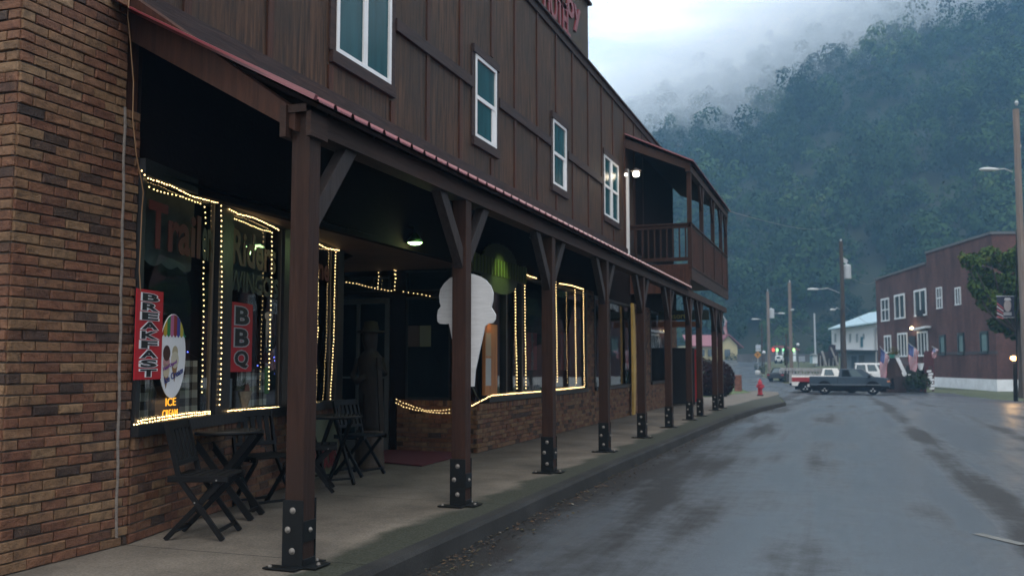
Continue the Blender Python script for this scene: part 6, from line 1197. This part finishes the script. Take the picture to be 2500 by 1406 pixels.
# pale blue and white house
hs = thing('blue_white_house', 'white over blue-grey two-storey house with a pale blue metal roof', 'house', atD(2090, 900, 105)); Dh = 105
def hq(pts, o, d, m, nm): return MB().prism([atD(x, y, Dh+o) for x, y in pts], hv*d).build(nm, m, hs)
hq([(2031, 853), (2030, 806), (2146, 790), (2150, 856)], 0, 8, mat('white_siding', (.68, .71, .74), .7, var=.08, scale=.6), 'upper_wall'); hq([(2058, 900), (2055, 855), (2150, 857), (2150, 906)], .6, 7, mat('blue_grey_wall', (.12, .155, .185), .8, var=.08), 'lower_wall')
hq([(2030, 852.5), (2150, 855), (2150, 858), (2030, 856)], -.25, .3, flat('dark_sill', (.05, .07, .09)), 'floor_band')
A = [atD(2022, 805, Dh-1), atD(2060, 799, Dh-1), atD(2128, 786, Dh-1), atD(2160, 790, Dh-1), atD(2160, 757, Dh+7), atD(2128, 763, Dh+7)]
MB().prism([atD(2022, 805, Dh-1.2), atD(2128, 790, Dh-1.2), atD(2122, 766, Dh+6)], (0, 0, .15)).prism([atD(2128, 790, Dh-1.2), atD(2160, 784, Dh-.8), atD(2160, 761, Dh+5), atD(2122, 766, Dh+6)], (0, 0, .15)).build('roof', mat('pale_blue_roof', (.36, .50, .56), .4, var=.06, bump=0), hs); hq([(2128, 790), (2146, 775), (2160, 778), (2160, 800), (2140, 800)], .1, 5, mat('pinkish_gable', (.42, .37, .37), .7), 'gable_wall')
for x in (2037, 2073, 2090, 2106): hq([(x, 836 if x != 2106 else 828), (x, 815), (x+5, 814), (x+5, 835 if x != 2106 else 827)], -.06, .1, flat('upper_vent', (.28, .33, .36)), 'window')
hq([(2101, 847), (2101, 822), (2107, 822), (2107, 847)], -.1, .1, flat('teal_window', (.05, .15, .2)), 'window'); hq([(2079, 900), (2079, 869), (2091, 869), (2091, 900)], .5, .15, flat('door_dark', (.03, .05, .07)), 'door'); hq([(2097, 897), (2097, 867), (2110, 867), (2110, 897)], .5, .15, flat('door_dark2', (.04, .055, .06)), 'window'); hq([(2138, 800), (2138, 900), (2141, 900), (2141, 800)], -.2, .2, M_GRW, 'downpipe')
# globe lamps, signs
for px, y, D, lab in ((1865, 860, 106, 'white round lamp globe on a thin stem left of the transformer pole'), (1948, 841, 118, 'white round lamp globe on a thin stem over the notice board')):
    c = atD(px, y, D); t = thing('globe_lamp', lab, 'street lamp', (c.x, c.y, g(c.y))); MB().tube([(c.x, c.y, g(c.y)), c], .05, 6).build('stem', M_POLED, t); MB().lathe([(.05, -.2), (.18, -.1), (.2, 0), (.16, .12), (.03, .2)], c, 14).build('globe', flat('globe_white', (.65, .65, .68)), t, smooth=True)
c = atD(1850, 866, 104); t = thing('warning_sign', 'orange yellow diamond road sign under a blue and white plate', 'road sign', (c.x, c.y, g(c.y))); MB().tube([(c.x, c.y, g(c.y)), c+Vector((0, .05, 1.2))], .04, 6).build('pole', M_GALV, t)
s_ = .42; MB().prism([c-hv*.06-RGT*s_, c-hv*.06+Vector((0, 0, s_)), c-hv*.06+RGT*s_, c-hv*.06-Vector((0, 0, s_))], hv*.02).build('diamond_plate', flat('sign_yellow_orange', (.50, .22, .03)), t); 
ar = MB(); ar.bar(c-hv*.09+Vector((0, 0, -.2)), c-hv*.09+Vector((0, 0, .08)), .06, .01, hv); ar.bar(c-hv*.09+Vector((0, 0, .05)), c-hv*.09-RGT*.15+Vector((0, 0, .18)), .06, .01, hv); ar.bar(c-hv*.09+Vector((0, 0, -.02)), c-hv*.09+RGT*.15+Vector((0, 0, .10)), .06, .01, hv); ar.build('arrow_mark', M_SBLACK, t)
c2_ = atD(1851, 848, 104); MB().box((c2_.x-.28, c2_.y-.05, c2_.z-.15), (c2_.x+.28, c2_.y-.02, c2_.z+.3)).build('route_plate', flat('plate_white', (.40, .44, .5)), t); MB().box((c2_.x-.28, c2_.y-.06, c2_.z-.42), (c2_.x+.28, c2_.y-.03, c2_.z-.2)).build('lower_plate', flat('plate_grey', (.45, .47, .5)), t)
c = atD(1850, 907, 100); tag(MB().lathe([(.25, -.3), (.3, -.1), (.25, .1), (.1, .15)], c, 12).build('white_sack', flat('sack_white', (.5, .5, .5))), 'small white rounded bin at the foot of the yellow road sign', 'bin')
shrub(1857, 896, 103, .7, 'thin pale green shrub at the foot of the island lamp pole', [(0, (.03, .04, .03)), (1, (.08, .10, .06))], 250)
# flag fixed at the far post
flag('striped flag hanging beside the last porch post', (1764, 772), (1767, 774), (1775, 786), (2, 46), 38)
# overhead wires
for lab, a, b, sag in (('cable sagging from the transformer to the brick building', atD(2078, 676, 70), fx(2143, 682, .2), .5), ('long wire crossing the hillside beside the balcony', atX(1776, 515, -3.4), atD(2053, 540, 160), 1.), ('thin wire dropping from the dark pole over the pale blue roof', atD(2056, 740, 70), atD(2145, 800, 100), .3), ('thin wire running from the pale pole towards the grey deck', atD(1930, 780, 92), atD(1995, 822, 118), .5)):
    wp = [a.lerp(b, k/16)-Vector((0, 0, sag*4*(k/16)*(1-k/16))) for k in range(17)]; tag(MB().tube(wp, .013, 5).build('overhead_wire', flat('wire_grey', (.12, .13, .14))), lab, 'wire')
# small litter on the kerb: white bolt and clods
# ------------------------------------------------------------------ shops across the street (seen mirrored in the windows)
ob = thing('corner_store', 'plain brick store across the street with a long awning', 'building', (13.5, 12, -.14)); MB().box((13.5, -12, -.14), (22, 34, 4.3)).build('wall', M_B3, ob)
aw_ = MB(); aw_.prism([(13.5, -6, 2.9), (13.5, 30, 2.9), (12.3, 30, 2.45), (12.3, -6, 2.45)], (0, 0, .05)); aw_.build('awning', mat('awning_green', (.05, .08, .06), .8), ob)
for k in range(6): y = -5+k*6; o = MB().box((13.46, y, .6), (13.5, y+3.6, 2.3)).build('window', M_PANE, ob)
# ------------------------------------------------------------------ hillside and forest
crest = [(-2500, 560), (-800, 520), (600, 480), (1200, 380), (1400, 330), (1500, 300), (1600, 262), (1650, 232), (1760, 196), (1850, 172), (1900, 135), (1960, 100), (2000, 72), (2080, 35), (2170, 5), (2300, -70), (2500, -160), (2800, -260), (3600, -300)]
def crest_at(th_):                       # th_ azimuth to the right of the camera axis
    px = CX+F*math.tan(max(-1.1, min(1.0, th_))); 
    for (xa, ya), (xb, yb) in zip(crest, crest[1:]):
        if px <= xb: f_ = max(0, (px-xa)/(xb-xa)); y = ya+(yb-ya)*f_; break
    else: y = crest[-1][1]
    r = ray(px, y); return r.z/math.hypot(r.x, r.y)
R0, RCR = 172., 400.
def hill(th_, r):
    if r <= R0: return 2.6
    slope = crest_at(th_); zc = H+slope*RCR-4; t_ = min(1.25, (r-R0)/(RCR-R0)); z = 2.6+(zc-2.6)*(t_**.88 if t_ <= 1 else 1-.5*(t_-1))
    p_ = Vector((math.sin(th_)*r*.011, math.cos(th_)*r*.011, 0)); spur = abs(noise.noise(p_*1.3+Vector((3, 1, 0))))*2-.5
    return z+8*spur*math.sin(math.pi*min(1, t_*1.05))**1.5 if t_ < .95 else z
def pol(th_, r): a = th_-PSI; return (math.sin(a)*r, math.cos(a)*r)
hm = bpy.data.meshes.new('hillside'); ths = np.linspace(-.42, .98, 110); rs2 = np.concatenate([[R0-12], np.linspace(R0, RCR*1.12, 46)]); V = []; Fc = []
for i, th_ in enumerate(ths):
    for j, r in enumerate(rs2): x, y = pol(th_, r); V.append((x, y, hill(th_, r) if j else 1.5))
nr = len(rs2)
for i in range(len(ths)-1):
    for j in range(nr-1): Fc.append((i*nr+j, (i+1)*nr+j, (i+1)*nr+j+1, i*nr+j+1))
hm.from_pydata(V, [], Fc); hm.materials.append(mat('forest_floor', (.022, .030, .016), .95, var=.4, scale=.05, bump=0)); o = bpy.data.objects.new('hillside', hm); COL.objects.link(o); tag(o, kind='structure')
# forest: many crowns, each a set of leaf clumps over uneven lobes
M_FOR = leafmat('forest_leaf', [(0, (.009, .022, .012)), (.35, (.022, .050, .020)), (.65, (.044, .086, .029)), (.85, (.078, .120, .038)), (1, (.14, .14, .045))], .8)
protos = []
for k in range(9):
    r_ = np.random.default_rng(100+k); nl = 14; lc_ = r_.normal(size=(nl, 3))*np.array([.46, .46, .34]); lr = r_.uniform(.22, .46, nl); n = 1250; idx = r_.integers(0, nl, n); d = r_.normal(size=(n, 3)); d /= np.linalg.norm(d, axis=1)[:, None]; d[:, 2] = np.where(d[:, 2] < -.35, -d[:, 2], d[:, 2])
    pos = lc_[idx]+d*(lr[idx]*(1-np.abs(r_.normal(0, .20, n))+r_.uniform(0, .10, n)))[:, None]; nn = d+r_.normal(size=(n, 3))*.25+np.array([0, 0, .1]); nn /= np.linalg.norm(nn, axis=1)[:, None]
    t1_ = np.cross(nn, r_.normal(size=(n, 3))); t1_ /= np.linalg.norm(t1_, axis=1)[:, None]; t2_ = np.cross(nn, t1_); s = r_.uniform(.032, .075, n)[:, None]
    protos.append((np.stack([pos-t1_*s, pos-t2_*s*.7, pos+t1_*s, pos+t2_*s*.7], 1), r_.random(n)*.10, r_.random(nl)[idx]*.22))
AV, AT = [], []; random.seed(11); r = R0-4; ntree = 0
while r < RCR*1.10:
    th_ = -.30 if r > 230 else .05
    while th_ < .62:
        thj = th_+random.uniform(-.4, .4)*6./r; rj = r+random.uniform(-3, 3); x, y = pol(thj, rj); sz = random.uniform(4.2, 8.2)*(.6 if random.random() < .25 else 1)*(.8 if rj < R0+6 else 1); z = hill(thj, rj); pr = protos[random.randrange(9)]; a = random.random()*6.28; ca, sa = math.cos(a), math.sin(a); Rm = np.array([[ca, sa, 0], [-sa, ca, 0], [0, 0, 1.]])
        AV.append((pr[0].reshape(-1, 3)@Rm)*np.array([sz, sz, sz*random.uniform(.95, 1.35)])+np.array([x, y, z+sz*random.uniform(.30, .72)])); tn = random.betavariate(1.3, 1.5)*.75; 
        if random.random() < .05: tn = .72
        AT.append(np.clip(pr[1]+pr[2]+tn-.12, 0, 1)); ntree += 1
        th_ += random.uniform(6.6, 9.6)/r
    r += 6.6
AV = np.concatenate(AV); AT = np.concatenate(AT); n = len(AT); me = bpy.data.meshes.new('forest'); me.vertices.add(len(AV)); me.vertices.foreach_set('co', AV.astype(np.float32).ravel()); me.loops.add(4*n); me.loops.foreach_set('vertex_index', np.arange(4*n, dtype=np.int32)); me.polygons.add(n); me.polygons.foreach_set('loop_start', np.arange(0, 4*n, 4, dtype=np.int32)); me.update(calc_edges=True)
at = me.attributes.new('tone', 'FLOAT', 'FACE'); at.data.foreach_set('value', AT.astype(np.float32)); me.materials.append(M_FOR); o = bpy.data.objects.new('forest', me); COL.objects.link(o); tag(o, 'dense green broadleaf wood covering the misty hillside', 'forest', kind='stuff'); print('trees', ntree, 'faces', n)
# ------------------------------------------------------------------ air: haze over all, mist along the ridge
def volmat(name, dens, color, noise_=None):
    m = bpy.data.materials.new(name); m.use_nodes = True; t = m.node_tree; t.nodes.clear(); o = N(t, 'ShaderNodeOutputMaterial'); v = N(t, 'ShaderNodeVolumePrincipled'); v.inputs['Color'].default_value = color+(1,); v.inputs['Anisotropy'].default_value = 0; v.inputs['Density'].default_value = dens
    if noise_:
        tcn = N(t, 'ShaderNodeTexCoord'); v1 = N(t, 'ShaderNodeVectorMath', operation='MULTIPLY_ADD'); v1.inputs[1].default_value = (2, 2, 2); v1.inputs[2].default_value = (-1, -1, -1); L(t, tcn.outputs['Generated'], v1.inputs[0]); ln = N(t, 'ShaderNodeVectorMath', operation='LENGTH'); L(t, v1.outputs[0], ln.inputs[0])
        fo = N(t, 'ShaderNodeMapRange'); fo.inputs[1].default_value = 1.; fo.inputs[2].default_value = .25; fo.interpolation_type = 'SMOOTHSTEP'; L(t, ln.outputs['Value'], fo.inputs[0])
        nz2 = N(t, 'ShaderNodeTexNoise', i_Scale=noise_[0], i_Detail=4., i_Roughness=.55, i_Distortion=.6); L(t, tcn.outputs['Object'], nz2.inputs[0]); mr = N(t, 'ShaderNodeMapRange'); mr.inputs[1].default_value = noise_[1]; mr.inputs[2].default_value = noise_[2]; L(t, nz2.outputs[0], mr.inputs[0])
        mu = N(t, 'ShaderNodeMath', operation='MULTIPLY'); L(t, fo.outputs[0], mu.inputs[0]); L(t, mr.outputs[0], mu.inputs[1]); m2 = N(t, 'ShaderNodeMath', operation='MULTIPLY'); L(t, mu.outputs[0], m2.inputs[0]); m2.inputs[1].default_value = dens; L(t, m2.outputs[0], v.inputs['Density'])
    L(t, v.outputs[0], o.inputs['Volume']); return m
hz = MB().box((-330, -66, -2.5), (420, 465, 262)).build('haze', volmat('haze_air', .0009, (.34, .66, 1.))); tag(hz, 'thin bluish morning haze filling the whole valley', 'haze', kind='stuff')
def mist(label, px, py, D, ax, dens, nz_, tilt):
    c = atD(px, py, D); me = bpy.data.meshes.new('mist'); bm = bmesh.new(); bmesh.ops.create_icosphere(bm, subdivisions=3, radius=1); bm.to_mesh(me); bm.free()
    Rm = Matrix.Rotation(PSI, 3, 'Z')@Matrix.Rotation(tilt, 3, 'Y')
    for v in me.vertices: v.co = Rm@Vector((v.co.x*ax[0], v.co.y*ax[1], v.co.z*ax[2]))
    me.materials.append(volmat('mist_'+str(px), dens, (.96, .98, 1.), nz_)); o = bpy.data.objects.new('mist', me); COL.objects.link(o); o.location = c; tag(o, label, 'mist', kind='stuff')
mist('pale mist bank lying over the ridge just right of the hotel roof', 1660, 330, 330, (95, 50, 30), .030, (.020, .28, .66), R(-18))
mist('drifting mist streak climbing the middle of the slope', 1950, 210, 330, (150, 60, 46), .034, (.014, .25, .66), R(-28))
mist('thin mist trailing near the top of the hill', 2200, 70, 330, (120, 55, 36), .036, (.016, .28, .68), R(-25))
